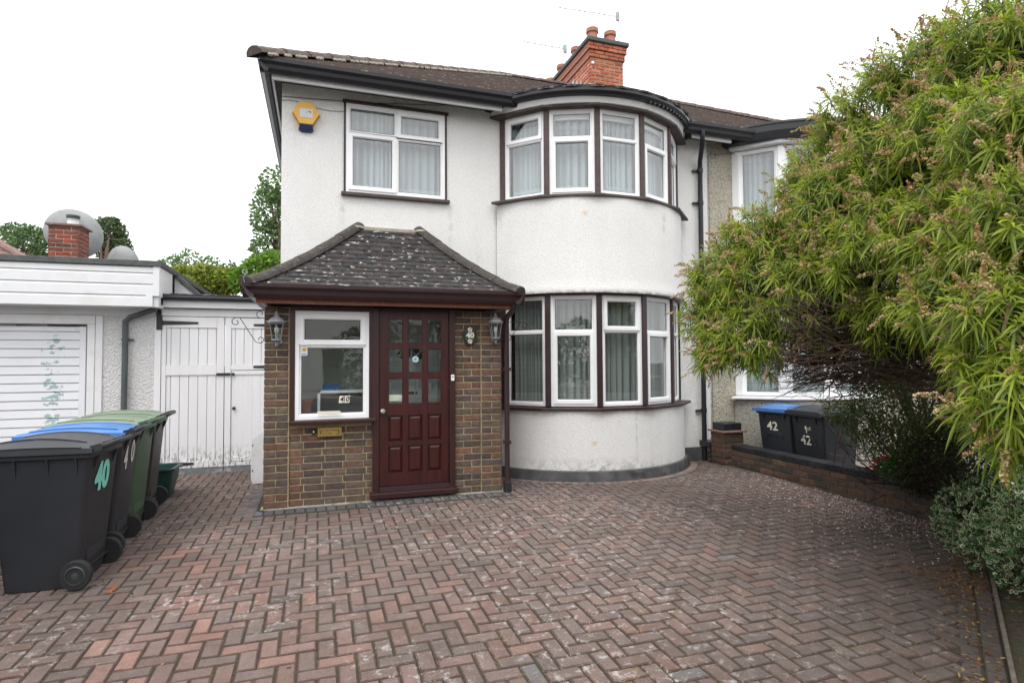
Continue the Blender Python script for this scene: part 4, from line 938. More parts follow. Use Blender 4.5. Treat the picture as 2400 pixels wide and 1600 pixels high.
# pipes
dp = empty('downpipe', (2.10, 6.42, 0), 'brown plastic downpipe at the right corner of the porch', 'downpipe', 'downpipes')
mb = MB(); mb.tube([(2.13, 6.24, 2.18), (2.13, 6.25, 2.12), (2.10, 6.40, 2.04), (2.095, 6.425, 1.98), (2.095, 6.425, .12)], .032, 8); mb.build('pipe', 'brown_plastic', dp, auto=50)
for z in (1.40, .55): mb = MB(); mb.box(2.058, 6.385, z, 2.132, 6.465, z+.04); mb.build('clip', 'brown_plastic', dp)
mb = MB(); mb.box(2.055, 6.38, -.01, 2.135, 6.465, .12); mb.build('shoe', 'black_iron', dp, bevel=.006)
dp = empty('downpipe', (5.60, 7.36, 0), 'black iron downpipe between the white house and the cream house', 'downpipe', 'downpipes')
mb = MB(); mb.tube([(5.36, 7.05, 4.90), (5.36, 7.05, 4.76), (5.40, 7.12, 4.69), (5.52, 7.33, 4.55), (5.545, 7.365, 4.48), (5.545, 7.365, 4.0), (5.545, 7.365, .0)], .036, 10); mb.build('pipe', 'black_gutter', dp, auto=50)
for z in (4.42, 3.92, 2.0, .75):
    mb = MB(); mb.lathe([(.044, 0), (.044, .06)], (5.545, 7.365, z-.03), 12); mb.build('collar', 'black_gutter', dp); mb = MB(); mb.box(5.43, 7.385, z-.012, 5.545, 7.42, z+.012); mb.build('clip', 'black_gutter', dp)
# loose cables
def cable(pts, label, r=.004, m='black_iron', name='cable'): 
    mb = MB(); mb.tube(pts, r, 4); return tag(mb.build(name, m, smooth=True), label, 'cable')
cable([(-.46, 7.42, 4.75), (-.2, 7.415, 4.76), (.5, 7.415, 4.80), (1.5, 7.41, 4.90), (2.0, 7.2, 4.93)], 'thin dark cable sagging under the eaves of the white wall')
cable([(-.46, 7.42, 4.70), (-.33, 7.42, 4.715), (-.2, 7.42, 4.70), (-.05, 7.42, 4.66), (.12, 7.42, 4.645), (.29, 7.42, 4.66)], 'thin grey cable looping above the alarm box to the window head', .003, 'grey_plastic')
cable([(5.27, 10.44, 7.64), (6.4, 9.2, 7.75), (9.5, 4.5, 8.4), (14, -4, 9.6)], 'phone wire running from the chimney towards the street', .0022, 'galv')
cable([(5.755, 7.39, 4.72)]+[(5.80+.05*math.cos(t*.8), 7.385, 4.70+.05*math.sin(t*.8)) for t in range(9)]+[(6.0, 7.385, 4.74), (6.2, 7.38, 4.76)], 'coil of black cable on the cream pebble-dash under the eaves', .004)
cable([(5.72, 7.39, 4.7), (5.722, 7.39, 1.2), (5.725, 7.39, .5), (5.80, 7.385, .38), (5.98, 7.38, .45)], 'thin cable running down the cream wall beside the black pipe', .004)
def aerial(x, y, z0, z1, boom, label, bx):
    a = empty('tv_aerial', (x, y, z0), label, 'aerial', 'roof aerials')
    mb = MB(); mb.tube([(x, y, z0), (x, y, z1)], .010, 5); mb.build('mast', 'galv', a)
    d = Vector((bx[0], bx[1], bx[2])).normalized(); p = Vector((x, y, z1-.05)); mb = MB(); mb.tube([p, p+d*boom], .009, 4); mb.build('boom', 'galv', a)
    s_ = d.cross(Vector((0, 0, 1))).normalized()
    for k in range(12):
        q = p+d*(boom*(.08+.9*k/11)); mb = MB(); mb.tube([q-s_*.09, q+s_*.09], .005, 4); mb.build('element', 'galv', a)
    mb = MB(); mb.box(p.x-.06, p.y-.02, p.z-.09, p.x+.02, p.y+.02, p.z+.09); mb.build('reflector', 'galv', a)
aerial(5.35, 11.9, 7.6, 8.72, 1.0, 'thin television aerial on the ridge left of the chimney', (-1, .12, .06))
aerial(6.16, 10.9, 7.75, 9.05, 1.35, 'television aerial strapped to the right side of the chimney', (-1, .12, .03))
mb = MB(); mb.prism([(-.79, 7.86, .06), (-.77, 7.86, .01), (-.46, 7.86, .01), (-.46, 7.86, .66), (-.66, 7.86, .66), (-.79, 7.86, .56)], (0, -.012, 0)); wb = mb.build('leaning_board', 'white_paint', bevel=.003); wb.rotation_euler = (0, 0, 0); tag(wb, 'white sheet with clipped corners standing behind the left porch pier', 'board')
for z in (.47, .16):
    mb = MB(); mb.box(-.775, 7.845, z, -.765, 7.848, z+.03); mb.build('slot', 'black_iron', wb)

# ================================================================== NUMBER 42
nh = empty('semi_detached_house', (8.6, YW, -.15), 'cream pebble-dashed neighbouring half with white plastic bay windows', 'house')
NX1 = 11.8; BC2 = (7.61, 8.22)
mb = MB()
for (x0, x1, z0, z1) in ((PX+.042, 6.26, -.2, 4.98), (8.96, NX1, -.2, 4.98), (6.26, 8.96, 2.42, 3.6)): mb.box(x0, YW, z0, x1, YW+.25, z1)
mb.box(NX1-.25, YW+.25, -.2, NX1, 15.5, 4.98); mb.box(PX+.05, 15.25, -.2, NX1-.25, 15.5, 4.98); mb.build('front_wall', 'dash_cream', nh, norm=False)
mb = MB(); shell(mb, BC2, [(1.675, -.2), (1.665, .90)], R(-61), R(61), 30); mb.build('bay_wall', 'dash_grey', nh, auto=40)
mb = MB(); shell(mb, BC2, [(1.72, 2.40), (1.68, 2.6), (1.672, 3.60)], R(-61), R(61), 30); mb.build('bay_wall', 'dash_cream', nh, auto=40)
W1P = [(0, 1, 0, 1, 0)]
bay_trim(nh, BC2, .965, 2.365, 'upvc', 'upvc', 'upvc', [W1P, W1P], 1.61, pw_=.05)
bay_trim(nh, BC2, 3.66, 4.78, 'upvc', 'upvc', 'upvc', [W1P, W1P], 1.61, pw_=.05)
hb = MB(); n = 5; out = [bp(1.72, th(k, n, 61), BC2) for k in range(n+1)]; inn = [bp(1.45, th(k, n, 60), BC2) for k in range(n+1)]
vs_ = [(*p, 4.785) for p in inn]+[(*p, 4.80) for p in out]+[(*p, 4.845) for p in out]+[(*p, 4.845) for p in inn]; q = n+1; fs = []
for i in range(n):
    for r_ in range(4): fs.append((r_*q+i, r_*q+i+1, ((r_+1) % 4)*q+i+1, ((r_+1) % 4)*q+i))
hb.add(vs_, fs); hb.build('upper_head_board', 'white_paint', nh)
hb = MB(); shell(hb, BC2, [(1.655, 2.362), (1.655, 2.405)], R(-60), R(60), 5, .2); hb.build('lower_head_board', 'white_paint', nh)
hb = MB(); shell(hb, BC2, [(1.735, 4.845), (1.775, 4.865), (1.80, 4.96), (1.80, 5.08)], R(-66), R(66), 36, .12); hb.build('bay_fascia', 'black_gutter', nh)
rf = MB()
for i in range(N_):
    a, b = R(-68+136*i/N_), R(-68+136*(i+1)/N_); pr2 = [(1.815, 5.06), (1.82, 5.09), (.9, 5.14), (.2, 5.18)]
    for k in range(3): rf.quad((*bp(pr2[k][0], a, BC2), pr2[k][1]), (*bp(pr2[k][0], b, BC2), pr2[k][1]), (*bp(pr2[k+1][0], b, BC2), pr2[k+1][1]), (*bp(pr2[k+1][0], a, BC2), pr2[k+1][1]))
rf.build('bay_roof', 'bitumen', nh)
mb = MB(); ogee(mb, (8.8, 7.115, 0), (12.03, 7.115, 0), (0, -1, 0), EZ+.035); mb.build('gutter', 'black_gutter', nh)
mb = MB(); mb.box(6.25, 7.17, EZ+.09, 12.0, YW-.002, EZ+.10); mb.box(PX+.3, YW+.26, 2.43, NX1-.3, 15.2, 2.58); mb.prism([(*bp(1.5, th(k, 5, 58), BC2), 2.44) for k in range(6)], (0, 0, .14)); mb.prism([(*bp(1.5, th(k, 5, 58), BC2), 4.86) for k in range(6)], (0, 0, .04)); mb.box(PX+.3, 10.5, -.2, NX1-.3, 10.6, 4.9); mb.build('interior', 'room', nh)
roof(nh, True)
for r_, m_, z0, z1, s_, lb in ((1.44, 'net', 3.70, 4.74, 5, 'net curtain in the upper white bay window of the cream house'), (1.42, 'net', .99, 2.35, 6, 'net curtain in the lower white bay window above the blue-lidded bin')):
    curtain('net_curtain', arc(r_, BC2), z0, z1, lb, m_, seed=s_)

# ------------------------------------------------------------------ the low garden wall and its pier
gw = empty('garden_wall', (5.73, 5.2, 0), 'low brick wall with blue-black brick coping between the two front gardens', 'wall')
mb = MB(); mb.box(5.63, 3.0, -.3, 5.83, 6.96, .222); mb.box(5.63, 6.96, -.3, 5.83, YW, .23); core = mb.build('core', 'mortar_dark', gw)
lay(core, (5.62, 6.86), (5.62, 3.0), -.075, 4, GARDEN); sfm = MB(); lay(core, (5.84, 3.0), (5.84, 7.3), -.225, 6, GARDEN, stuff=sfm); sfm.build('rear_brickwork', 'brick_t', core, kind='stuff')
y = 6.85; cm = block_mesh('coping_brick', .222, .215, .07, .008, .002, 'brick', 5)
while y > 3.0:
    o = put_block('coping_brick', core, cm, (5.73, y-.112, .30+rnd.uniform(-.001, .001)), R(90), pick([(.02, .021, .026), (.018, .019, .022), (.026, .026, .03)]), R(-90)); y -= .2265
lay(core, (5.50, 7.2), (5.62, 7.2), 0, 3, GARDEN, cells=lambda k: [(0, .115)]); mb = MB(); mb.box(5.5, 7.18, .225, 5.84, YW, .30); mb.build('end_coping', 'black_gutter', core)
mb = MB(); mb.box(5.515, 6.885, -.2, 5.845, 7.16, .46); pier = mb.build('pier', 'mortar_dark', gw)
lay(pier, (5.505, 6.877), (5.852, 6.877), .02, 6, [(.11, .062, .044), (.09, .058, .043), (.07, .052, .042)], cells=lambda k: [(0, .215), (.225, .12)] if k % 2 else [(0, .12), (.13, .215)])
lay(pier, (5.505, 7.17), (5.505, 6.877), .02, 6, [(.11, .062, .044), (.09, .058, .043)], cells=lambda k: [(0, .29)] if k % 2 else [(0, .14), (.15, .14)])
mb = MB(); mb.box(5.475, 6.84, .468, 5.885, 7.2, .495); mb.build('creasing_tile', 'roof_red', pier, bevel=.006)
for x0, x1 in ((5.525, 5.70), (5.708, 5.835)):
    mb = MB(); mb.box(x0, 6.895, .495, x1, 7.15, .60); mb.build('cap_brick', 'black_gutter', pier, bevel=.008)

# ================================================================== GARAGE AND GATES ON THE LEFT
GY = 8.95
ga = empty('garage', (-3.6, GY, 0), 'white garage with boarded parapet and peeling white slatted door', 'garage')
mb = MB(); mb.box(-2.71, GY, 0, -2.115, GY+.2, 2.16); mb.build('wall', 'wall_coarse', ga); mb = MB(); mb.box(-6.2, GY, 0, -5.4, GY+.2, 2.16); mb.build('wall', 'wall_coarse', ga)
mb = MB(); mb.box(-2.3, GY+.2, 0, -2.1, 15, 2.3); mb.box(-6.2, GY+.2, 0, -6.0, 15, 2.3); mb.box(-6.0, 14.8, 0, -2.3, 15, 2.3); mb.build('side_wall', 'wall_coarse', ga)
mb = MB(); mb.box(-6.2, GY-.004, 2.155, -2.11, GY+.2, 2.30); mb.build('lintel', 'white_paint', ga, bevel=.004)
mb = MB(); mb.box(-2.88, GY-.03, 0, -2.795, GY+.1, 2.03); mb.box(-2.793, GY-.022, 0, -2.71, GY+.1, 2.15); mb.box(-5.4, GY-.03, 2.032, -2.795, GY+.1, 2.15); mb.box(-5.5, GY-.03, 0, -5.32, GY+.1, 2.03); mb.build('door_frame', 'white_paint', ga, bevel=.005)
gd = MB(); gd.box(-5.3, GY+.05, .02, -2.9, GY+.06, 2.0); gdo = gd.build('garage_door', 'peel', ga)
z = .03
while z < 1.98:
    mb = MB(); h_ = min(.108, 1.985-z); mb.prism([(-5.28, GY+.05, z), (-5.28, GY+.028, z), (-5.28, GY+.022, z+.008), (-5.28, GY+.028, z+h_-.003), (-5.28, GY+.05, z+h_-.003)], (2.30, 0, 0)); mb.build('slat', 'peel', gdo); z += .112
mb = MB(); mb.box(-2.975, GY+.008, .02, -2.905, GY+.05, 2.0); mb.build('stile', 'peel', gdo, bevel=.004)
CYf = 8.60
mb = MB(); mb.box(-6.4, CYf+.025, 2.25, -2.0, GY+.35, 2.775); mb.build('parapet', 'white_paint', ga)
for k in range(4):
    z0 = 2.254+k*.1475; h_ = .1475 if k < 3 else .085
    mb = MB(); mb.prism([(-6.4, CYf+.025, z0), (-6.4, CYf-.004, z0), (-6.4, CYf-.004, z0+h_*.78), (-6.4, CYf+.018, z0+h_), (-6.4, CYf+.025, z0+h_)], (4.34 if k else 4.26, 0, 0)); mb.build('cladding_board', 'white_paint', ga)
mb = MB(); mb.box(-2.06, CYf-.012, 2.39, -1.985, CYf+.02, 2.78); mb.box(-2.14, CYf-.01, 2.25, -2.06, CYf+.02, 2.40); mb.box(-1.999, CYf+.02, 2.39, -1.985, GY+.35, 2.78); mb.build('corner_trim', 'white_paint', ga, bevel=.004)
mb = MB(); mb.box(-6.4, CYf-.03, 2.776, -1.96, 15.2, 2.852); mb.build('roof_edge', 'bitumen', ga, bevel=.008)
mb = MB(); mb.prism([(-2.0, 9.5, 2.38), (-2.0, 9.5, 2.80), (-1.90, 9.5, 2.66), (-1.58, 9.5, 2.40)], (0, .15, 0)); mb.build('sloping_parapet', 'white_paint', ga)
mb = MB(); mb.prism([(-1.98, 9.46, 2.82), (-1.98, 9.46, 2.76), (-1.60, 9.46, 2.40), (-1.55, 9.46, 2.43)], (0, .2, 0)); mb.build('verge', 'bitumen', ga)
# double gates
MAT['grey_paint'] = simple('grey_flaking_paint', (.15, .165, .18), .6, .15, 12, dirt=(.5, .48, .45), ds=9)
gt_ = empty('double_gates', (-1.25, GY, 0), 'tall white boarded double gates with black strap hinges and a wicket door', 'gate')
mb = MB(); mb.box(-2.112, GY-.02, 0, -2.035, GY+.1, 2.16); mb.box(-2.035, GY-.015, 2.158, -.45, GY+.1, 2.262); mb.build('gate_frame', 'gate', gt_, bevel=.005)
def fr(x0, z0, x1, z1, y=GY-.008, nm='rail'): 
    mb = MB(); mb.box(x0, y, z0, x1, GY+.03, z1); return mb.build(nm, 'gate', lf, bevel=.004)
def boards(xs_, z0, z1):
    for a, b in zip(xs_, xs_[1:]):
        mb = MB(); mb.box(a+.003, GY+.008+rnd.uniform(-.001, .001), z0, b-.003, GY+.026, z1); mb.build('board', 'gate', lf, bevel=.004)
mb = MB(); mb.box(-2.03, GY+.026, .0, -1.258, GY+.04, 2.15); lf = mb.build('left_leaf', 'gate', gt_)
fr(-2.03, .07, -1.975, 2.15, nm='stile'); fr(-1.35, .07, -1.258, 2.15, nm='stile'); fr(-1.974, 2.0, -1.351, 2.15); fr(-1.974, 1.345, -1.351, 1.486); fr(-1.974, .072, -1.351, .165)
bx = [-1.974, -1.919, -1.809, -1.698, -1.584, -1.471, -1.359]
boards(bx, 1.487, 1.999); boards(bx, .166, 1.344)
mb = MB(); mb.box(-2.03, GY-.012, -.02, -1.258, GY+.03, .066); mb.build('kick_board', 'grey_paint', lf)
mb = MB(); mb.box(-1.248, GY+.026, .0, -.45, GY+.04, 2.15); lf = mb.build('right_leaf', 'gate', gt_)
fr(-1.248, .07, -1.17, 2.15, nm='stile'); fr(-1.169, 2.0, -.45, 2.15); fr(-1.169, 1.41, -.45, 1.486); fr(-1.169, .072, -.45, .125)
bx = [-1.169, -1.119, -1.004, -.891, -.78, -.67, -.56, -.45]
boards(bx, 1.487, 1.999)
mb = MB(); mb.box(-1.16, GY+.012, .132, -.46, GY+.022, 1.400); wk = mb.build('wicket_door', 'gate', lf)
fr(-1.16, 1.347, -.46, 1.400); fr(-1.16, .132, -.46, .19); bx[0] = -1.158; boards(bx, .191, 1.346)
mb = MB(); mb.box(-1.248, GY-.012, -.02, -.45, GY+.03, .066); mb.build('kick_board', 'grey_paint', lf)
def hinge(x0, x1, z, b=None, hh=.012):
    mb = MB(); y = GY-.012; mb.prism([(x0, y, z-.034), (x1, y, z-.014), (x1, y, z+.014), (x0, y, z+.026)], (0, -.008, 0))
    if b: mb.box(min(b, x0), y-.02, z-.10, max(b, x0)-.001, y+.004, z+.10)
    mb.build('strap_hinge', 'black_iron', gt_, bevel=.002)
hinge(-2.02, -1.585, 2.068, -2.09); hinge(-.45, -.88, 2.05); hinge(-.45, -.88, 1.455); hinge(-2.0, -1.62, .135)
mb = MB(); mb.box(-1.352, GY-.03, 1.337, -1.175, GY-.009, 1.372); mb.box(-1.165, GY-.026, 1.337, -1.12, GY-.009, 1.370); mb.build('latch', 'black_iron', gt_, bevel=.003)
mb = MB(); mb.lathe([(.022, 0), (.024, .008), (.012, .018), (.0, .02)], (-1.125, GY-.01, .875), 16, axis=Vector((0, -1, 0))); mb.build('ring_handle', 'black_iron', gt_)
# passage roof over the gates
pr2 = empty('passage_roof', (-1.25, GY, 2.27), 'white fascia and black gutter of the flat roof over the double gates', 'roof')
mb = MB(); mb.box(-2.03, GY-.10, 2.268, -.44, GY-.08, 2.378); mb.build('fascia', 'white_paint', pr2, bevel=.004)
mb = MB(); mb.box(-2.03, GY-.078, 2.378, -.44, 15, 2.40); mb.box(-2.03, GY-.078, 2.266, -.44, GY-.02, 2.28); mb.build('deck', 'felt', pr2)
mb = MB(); mb.tube([(-2.06, GY-.14, 2.405), (-.44, GY-.14, 2.40)], .045, 10); mb.box(-2.06, GY-.18, 2.412, -.44, GY-.10, 2.44); mb.build('gutter', 'black_gutter', pr2)
mb = MB(); mb.box(-1.9, GY-.16, 2.44, -1.05, GY-.02, 2.455); mb.build('felt_edge', 'felt', pr2)
dp = empty('downpipe', (-2.44, 8.83, 0), 'dark grey downpipe with a swan neck on the garage wall', 'downpipe', 'downpipes')
mb = MB(); mb.tube([(-2.06, 8.80, 2.36), (-2.06, 8.80, 2.26), (-2.12, 8.81, 2.22), (-2.38, 8.87, 2.13), (-2.44, 8.885, 2.07), (-2.44, 8.885, 1.98), (-2.445, 8.885, 0)], .036, 12); mb.build('pipe', 'grey_plastic', dp, auto=50)
mb = MB(); mb.box(-2.13, 8.74, 2.28, -2.0, 8.86, 2.40); mb.build('hopper', 'black_gutter', dp, bevel=.01)
for z in (1.82,):
    mb = MB(); mb.lathe([(.043, 0), (.043, .03)], (-2.443, 8.885, z), 12); mb.box(-2.42, 8.91, z, -2.35, 8.94, z+.02); mb.build('collar', 'grey_plastic', dp)
# far side, beyond the garage
fh = empty('brick_chimney', (-4.1, 11.9, 2.8), 'small red brick chimney with a white flue in front of the grey dish', 'chimney')
FX0, FX1, FY0 = -4.44, -3.985, 11.9
mb = MB(); mb.box(FX0+.01, FY0+.01, 2.0, FX1-.01, FY0+.44, 3.94); fc = mb.build('shaft', 'mortar_red', fh)
lay(fc, (FX0, FY0), (FX1, FY0), 2.86, 14, DARKRED, cells=lambda k: course_cells(.455, k % 2)); lay(fc, (FX1, FY0), (FX1, FY0+.45), 2.86, 14, DARKRED, cells=lambda k: course_cells(.45, (k+1) % 2))
mb = MB(); mb.box(FX0-.04, FY0-.04, 3.915, FX1+.04, FY0+.5, 3.945); mb.build('cap_slab', 'roof_red', fh)
mb = MB(); mb.lathe([(.085, 0), (.085, .10), (.095, .11), (.095, .125)], (FX0+.29, FY0+.2, 3.945), 16); mb.build('flue', 'white_paint', fh, auto=40)
mb = MB(); mb.lathe([(.10, 0), (.10, .02), (.09, .022), (.09, .035), (.105, .04), (.105, .07), (.0, .075)], (FX0+.29, FY0+.2, 4.07), 16); mb.build('cowl', 'grey_plastic', fh, auto=40)
def dish(x, y, z, r, d, label, m='dish', rim=False):
    o = empty('satellite_dish', (x, y, z), label, 'satellite dish', 'satellite dishes behind the garage'); d = Vector(d).normalized(); mb = MB()
    mb.lathe([(.001, .0), (r*.5, .03), (r*.8, .085), (r, .15), (r*1.01, .155), (r*1.0, .165), (r*.8, .10), (r*.5, .045), (.001, .015)], (x, y, z), 48, axis=d); mb.build('reflector', m, o, auto=40)
    p = Vector((x, y, z)); mb = MB(); mb.tube([p-d*.02, p-d*.2, (x, y+.1, 1.0)], .03, 6); mb.build('mast', 'galv', o)
dish(-4.40, 13.0, 4.02, .475, (-.55, .9, -.05), 'large grey satellite dish behind the small brick chimney')
dish(-3.62, 12.6, 3.36, .36, (.5, .9, .2), 'smaller grey dish just showing over the garage roof')
lr = empty('bungalow', (-8.2, 14.5, 0), 'red-brown tiled bungalow roof at the far left behind the garage', 'house')
mb = MB(); mb.box(-13.5, 13.7, 0, -5.6, 22, 2.9); mb.build('wall', 'wall_coarse', lr)
mb = MB()
for k in range(24):
    t0, t1 = 4.6*k/24, 4.6*(k+1)/24; z0, z1 = 2.95+t0*.56, 2.95+t1*.56; q = [(-14+t0, 13.3+t0, z0+.03), (-4.55-t0*1.0, 13.3+t0, z0+.03), (-4.55-t1*1.0, 13.3+t1, z1), (-14+t1, 13.3+t1, z1)]
    mb.quad(*q); mb.quad((q[0][0], q[0][1], z0-.02), (q[1][0], q[1][1], z0-.02), q[1], q[0])
    mb.quad(q[1], (q[1][0], 22.5-t0, z0+.03), (q[2][0], 22.5-t1, z1), q[2])
rl = mb.build('roof', 'roof_red', lr, norm=False)
for i in range(12):
    a, b = 4.6*i/12, 4.6*(i+1)/12; q = MB(); q.tube([(-4.55-a+.02, 13.3+a, 2.99+a*.56), (-4.55-b-.02, 13.3+b, 2.99+b*.56)], .085, 8); q.build('hip_tile', 'roof_red', rl)

# ================================================================== BINS
MAT['bin_black'] = simple('charcoal_bin_plastic', (.023, .026, .032), .5, .12, 4, .25, 350, dist=.0006)
MAT['bin_brown'] = simple('dark_bin_plastic', (.028, .026, .025), .5, .12, 4, .25, 350, dist=.0006)
MAT['bin_green'] = simple('green_bin_plastic', (.045, .095, .048), .5, .12, 4, .25, 350, dist=.0006)
MAT['lid_green'] = simple('faded_green_lid', (.17, .225, .155), .5, .15, 5, .2, 300, dist=.0006)
MAT['lid_blue'] = simple('blue_bin_lid', (.05, .17, .44), .4, .1, 5)
MAT['tub_green'] = simple('dark_green_tub', (.01, .05, .04), .45, .1, 5)
MAT['hub_grey'] = simple('highlit_hub', (.045, .05, .055), .4, .2, 20); MAT['tyre'] = simple('black_rubber', (.016, .016, .017), .8, .2, 30)  # hub colour lightened to stand for the highlight on its ring
MAT['mint'] = simple('mint_lettering', (.20, .60, .50), .6, .05, 20); MAT['pinkwhite'] = simple('off_white_lettering', (.62, .55, .52), .6, .12, 40)
def rrect(x0, x1, y0, y1, r, z, n=4):
    out = []
    for cx_, cy_, a0 in ((x1-r, y1-r, 0), (x0+r, y1-r, 90), (x0+r, y0+r, 180), (x1-r, y0+r, 270)):
        for k in range(n+1): a = R(a0+90*k/n); out.append((cx_+r*math.cos(a), cy_+r*math.sin(a), z))
    return out
def loft(mb, rings, cap0=True, cap1=True):
    n = len(rings[0]); s = [p for r_ in rings for p in r_]
    mb.add(s, [(i*n+k, i*n+(k+1) % n, (i+1)*n+(k+1) % n, (i+1)*n+k) for i in range(len(rings)-1) for k in range(n)]+([tuple(range(n))[::-1]] if cap0 else [])+([tuple((len(rings)-1)*n+k for k in range(n))] if cap1 else []))
def wheelie(loc, rz, body, lid, label, cat='wheelie bin', arched=False, group=None, H_=1.0):
    """local frame: +x is the back (handle and wheels), y across, z up"""
    root = empty('wheelie_bin', (0, 0, 0), label, cat, group)
    mb = MB(); D2, W2 = .365, .285
    loft(mb, [rrect(-.24, .215, -.215, .215, .03, 0), rrect(-.25, .235, -.225, .225, .035, .10), rrect(-.335, .30, -.262, .262, .04, H_-.11),
              rrect(-.345, .305, -.265, .265, .04, H_-.10), rrect(-.36, .325, -.285, .285, .04, H_-.09), rrect(-.365, .33, -.289, .289, .04, H_-.035), rrect(-.35, .31, -.275, .275, .03, H_-.03)])
    b = mb.build('body', body, root, auto=35)
    for s in (-1, 1):
        for x in (-.16, .04, .22):
            mb = MB(); mb.prism([(x-.006, s*.240, H_-.30), (x-.006, s*.27, H_-.10), (x-.006, s*.284, H_-.09)], (.012, 0, 0)); mb.build('rib', body, b)
    for y in (-.17, .15):
        mb = MB(); mb.prism([(-.34, y, H_-.10), (-.362, y, H_-.09), (-.335, y, H_-.18)], (0, .02, 0)); mb.build('rib', body, b)
        mb = MB(); mb.prism([(.30, y, H_-.10), (.335, y, H_-.09), (.29, y, H_-.20)], (0, .02, 0)); mb.build('rib', body, b)
    mb = MB(); mb.tube([(-.327, -.13, .55), (-.333, -.12, .62), (-.335, -.08, .64), (-.335, .08, .64), (-.333, .12, .62), (-.327, .13, .55)], .008, 6); mb.build('grip_moulding', body, b)
    # lid
    mb = MB(); c = H_-.03; hgt = .07 if arched else .05
    rings = []
    NX = 10
    prof = [(-.395, -.035), (-.398, .0)]
    vs_ = []; xs_ = [-.40+.73*i/NX for i in range(NX+1)]; ys_ = [-.30, -.296, -.235, -.2, 0, .2, .235, .296, .30]
    def topz(x, y):
        t = (x+.40)/.73; a = hgt*math.sin(math.pi*min(1, max(0, (t*.86+.08))))**.8
        if abs(y) > .299: return c-.028
        if abs(y) > .29: return c+a*(.25 if arched else .35)
        if abs(y) > .22: return c+a*(.55 if arched else .6)+ (.012 if arched else 0)
        return c+a+(.0 if abs(y) > .15 else (-.008 if not arched else 0))+(.016*(1 if -.14 < x < .16 else 0) if not arched and abs(y) < .15 else 0)
    for x in xs_:
        for y in ys_: vs_.append((x, y, topz(x, y)))
    m_ = len(ys_); fs = [(i*m_+k, i*m_+k+1, (i+1)*m_+k+1, (i+1)*m_+k) for i in range(NX) for k in range(m_-1)]
    n0 = len(vs_); vs_ += [(x, y, c-.032) for x in (xs_[0], xs_[-1]) for y in ys_]
    fs += [(k, k+1, n0+k+1, n0+k) for k in range(m_-1)]+[(NX*m_+k, NX*m_+k+1, n0+m_+k+1, n0+m_+k) for k in range(m_-1)]+[tuple(range(n0, n0+m_))+tuple(reversed(range(n0+m_, n0+2*m_)))]
    mb.add(vs_, fs); ld = mb.build('lid', lid, root, auto=28)
    mb = MB()
    for s in (-1, 1):
        mb = MB(); mb.tube([(x, s*.2, topz(x, .2)+.003) for x in xs_[1:-1]], .006, 5); mb.build('lid_rib', lid, ld)
        if arched: mb = MB(); mb.tube([(x, s*.296, topz(x, .296)+.005) for x in xs_[1:-1]], .007, 5); mb.build('lid_rib', lid, ld)
    mb = MB(); mb.tube([(.385, -.27, H_-.015), (.385, .27, H_-.015)], .017, 10); mb.build('handle_bar', body, root, smooth=True)
    for y in (-.27, -.09, .09, .27): mb = MB(); mb.prism([(.31, y-.014, H_-.06), (.385, y-.014, H_-.036), (.40, y-.014, H_-.012), (.375, y-.014, H_+.006), (.31, y-.014, H_-.01)], (0, .028, 0)); mb.build('handle_bracket', body, root)
    mb = MB(); mb.prism([(.06, -.15, 0), (.10, -.15, .14), (.25, -.15, .24), (.25, -.15, .16), (.21, -.15, .0)], (0, .30, 0)); mb.build('axle_housing', body, root)
    mb = MB(); mb.tube([(.235, -.27, .10), (.235, .27, .10)], .011, 8); mb.build('axle', 'black_iron', root)
    for s in (-1, 1):
        mb = MB(); mb.lathe([(.066, 0), (.094, 0), (.10, .008), (.10, .042), (.094, .05), (.066, .05)], (.235, s*.245-(.0 if s > 0 else .0), .10), 28, axis=Vector((0, s, 0))); wv = mb.build('wheel', 'tyre', root, auto=35)
        mb = MB(); mb.lathe([(.066, .012), (.066, .052), (.058, .056), (.052, .036), (.03, .030), (.022, .05), (.0, .052)], (.235, s*.245, .10), 24, axis=Vector((0, s, 0))); mb.build('hub', 'hub_grey', wv, auto=30)
    root.location = loc; root.rotation_euler = (0, 0, rz)
    WM[root.name] = Matrix()
    return root
BLK = 'wheelie bins in the row by the garage'
b1 = wheelie((-1.77, 5.01, -.026), R(-3), 'bin_black', 'bin_black', 'black wheelie bin nearest the camera with a mint green 40', arched=True, group=BLK, H_=.985); b1.scale = (.94, 1, 1)
b2 = wheelie((-1.80, 5.64, -.012), R(2), 'bin_black', 'lid_blue', 'black wheelie bin with blue lid and white outlined 40 in the row', group=BLK, H_=1.0)
b3 = wheelie((-1.825, 6.22, 0), R(-1), 'bin_green', 'lid_green', 'green wheelie bin with green lid, third in the row', group=BLK, H_=1.0)
b4 = wheelie((-1.855, 6.84, 0), R(3), 'bin_brown', 'lid_green', 'dark-bodied wheelie bin with green lid at the far end of the row', group=BLK, H_=1.0)
NB = 'wheelie bins in front of number 42'
b5 = wheelie((6.37, 6.56, -.15), R(12), 'bin_black', 'lid_blue', 'black wheelie bin with blue lid and cream 42 by the neighbouring wall', group=NB)
b6 = wheelie((6.40, 5.95, -.15), R(0), 'bin_black', 'bin_black', 'all-black wheelie bin with cream 42 half hidden by the flowering shrub', arched=True, group=NB)
def on_back(b, s, size, y, z, m, side='back', H_=1.0, **kw):
    if side == 'back': # back face slopes: x from .235 at z .1 to .30 at z .92
        fx = lambda zz: .235+(.065)*(zz-.1)/(H_-.21)+.006
        T = lambda a, b_, c: Vector((fx(z+c)+b_, y+a, z+c))
    else:
        fx = lambda zz: -.25-(.085)*(zz-.1)/(H_-.21)-.006
        T = lambda a, b_, c: Vector((fx(z+c)-b_, y-a, z+c))
    return text(s, size, T, 'lettering', m, b, .002, **kw)
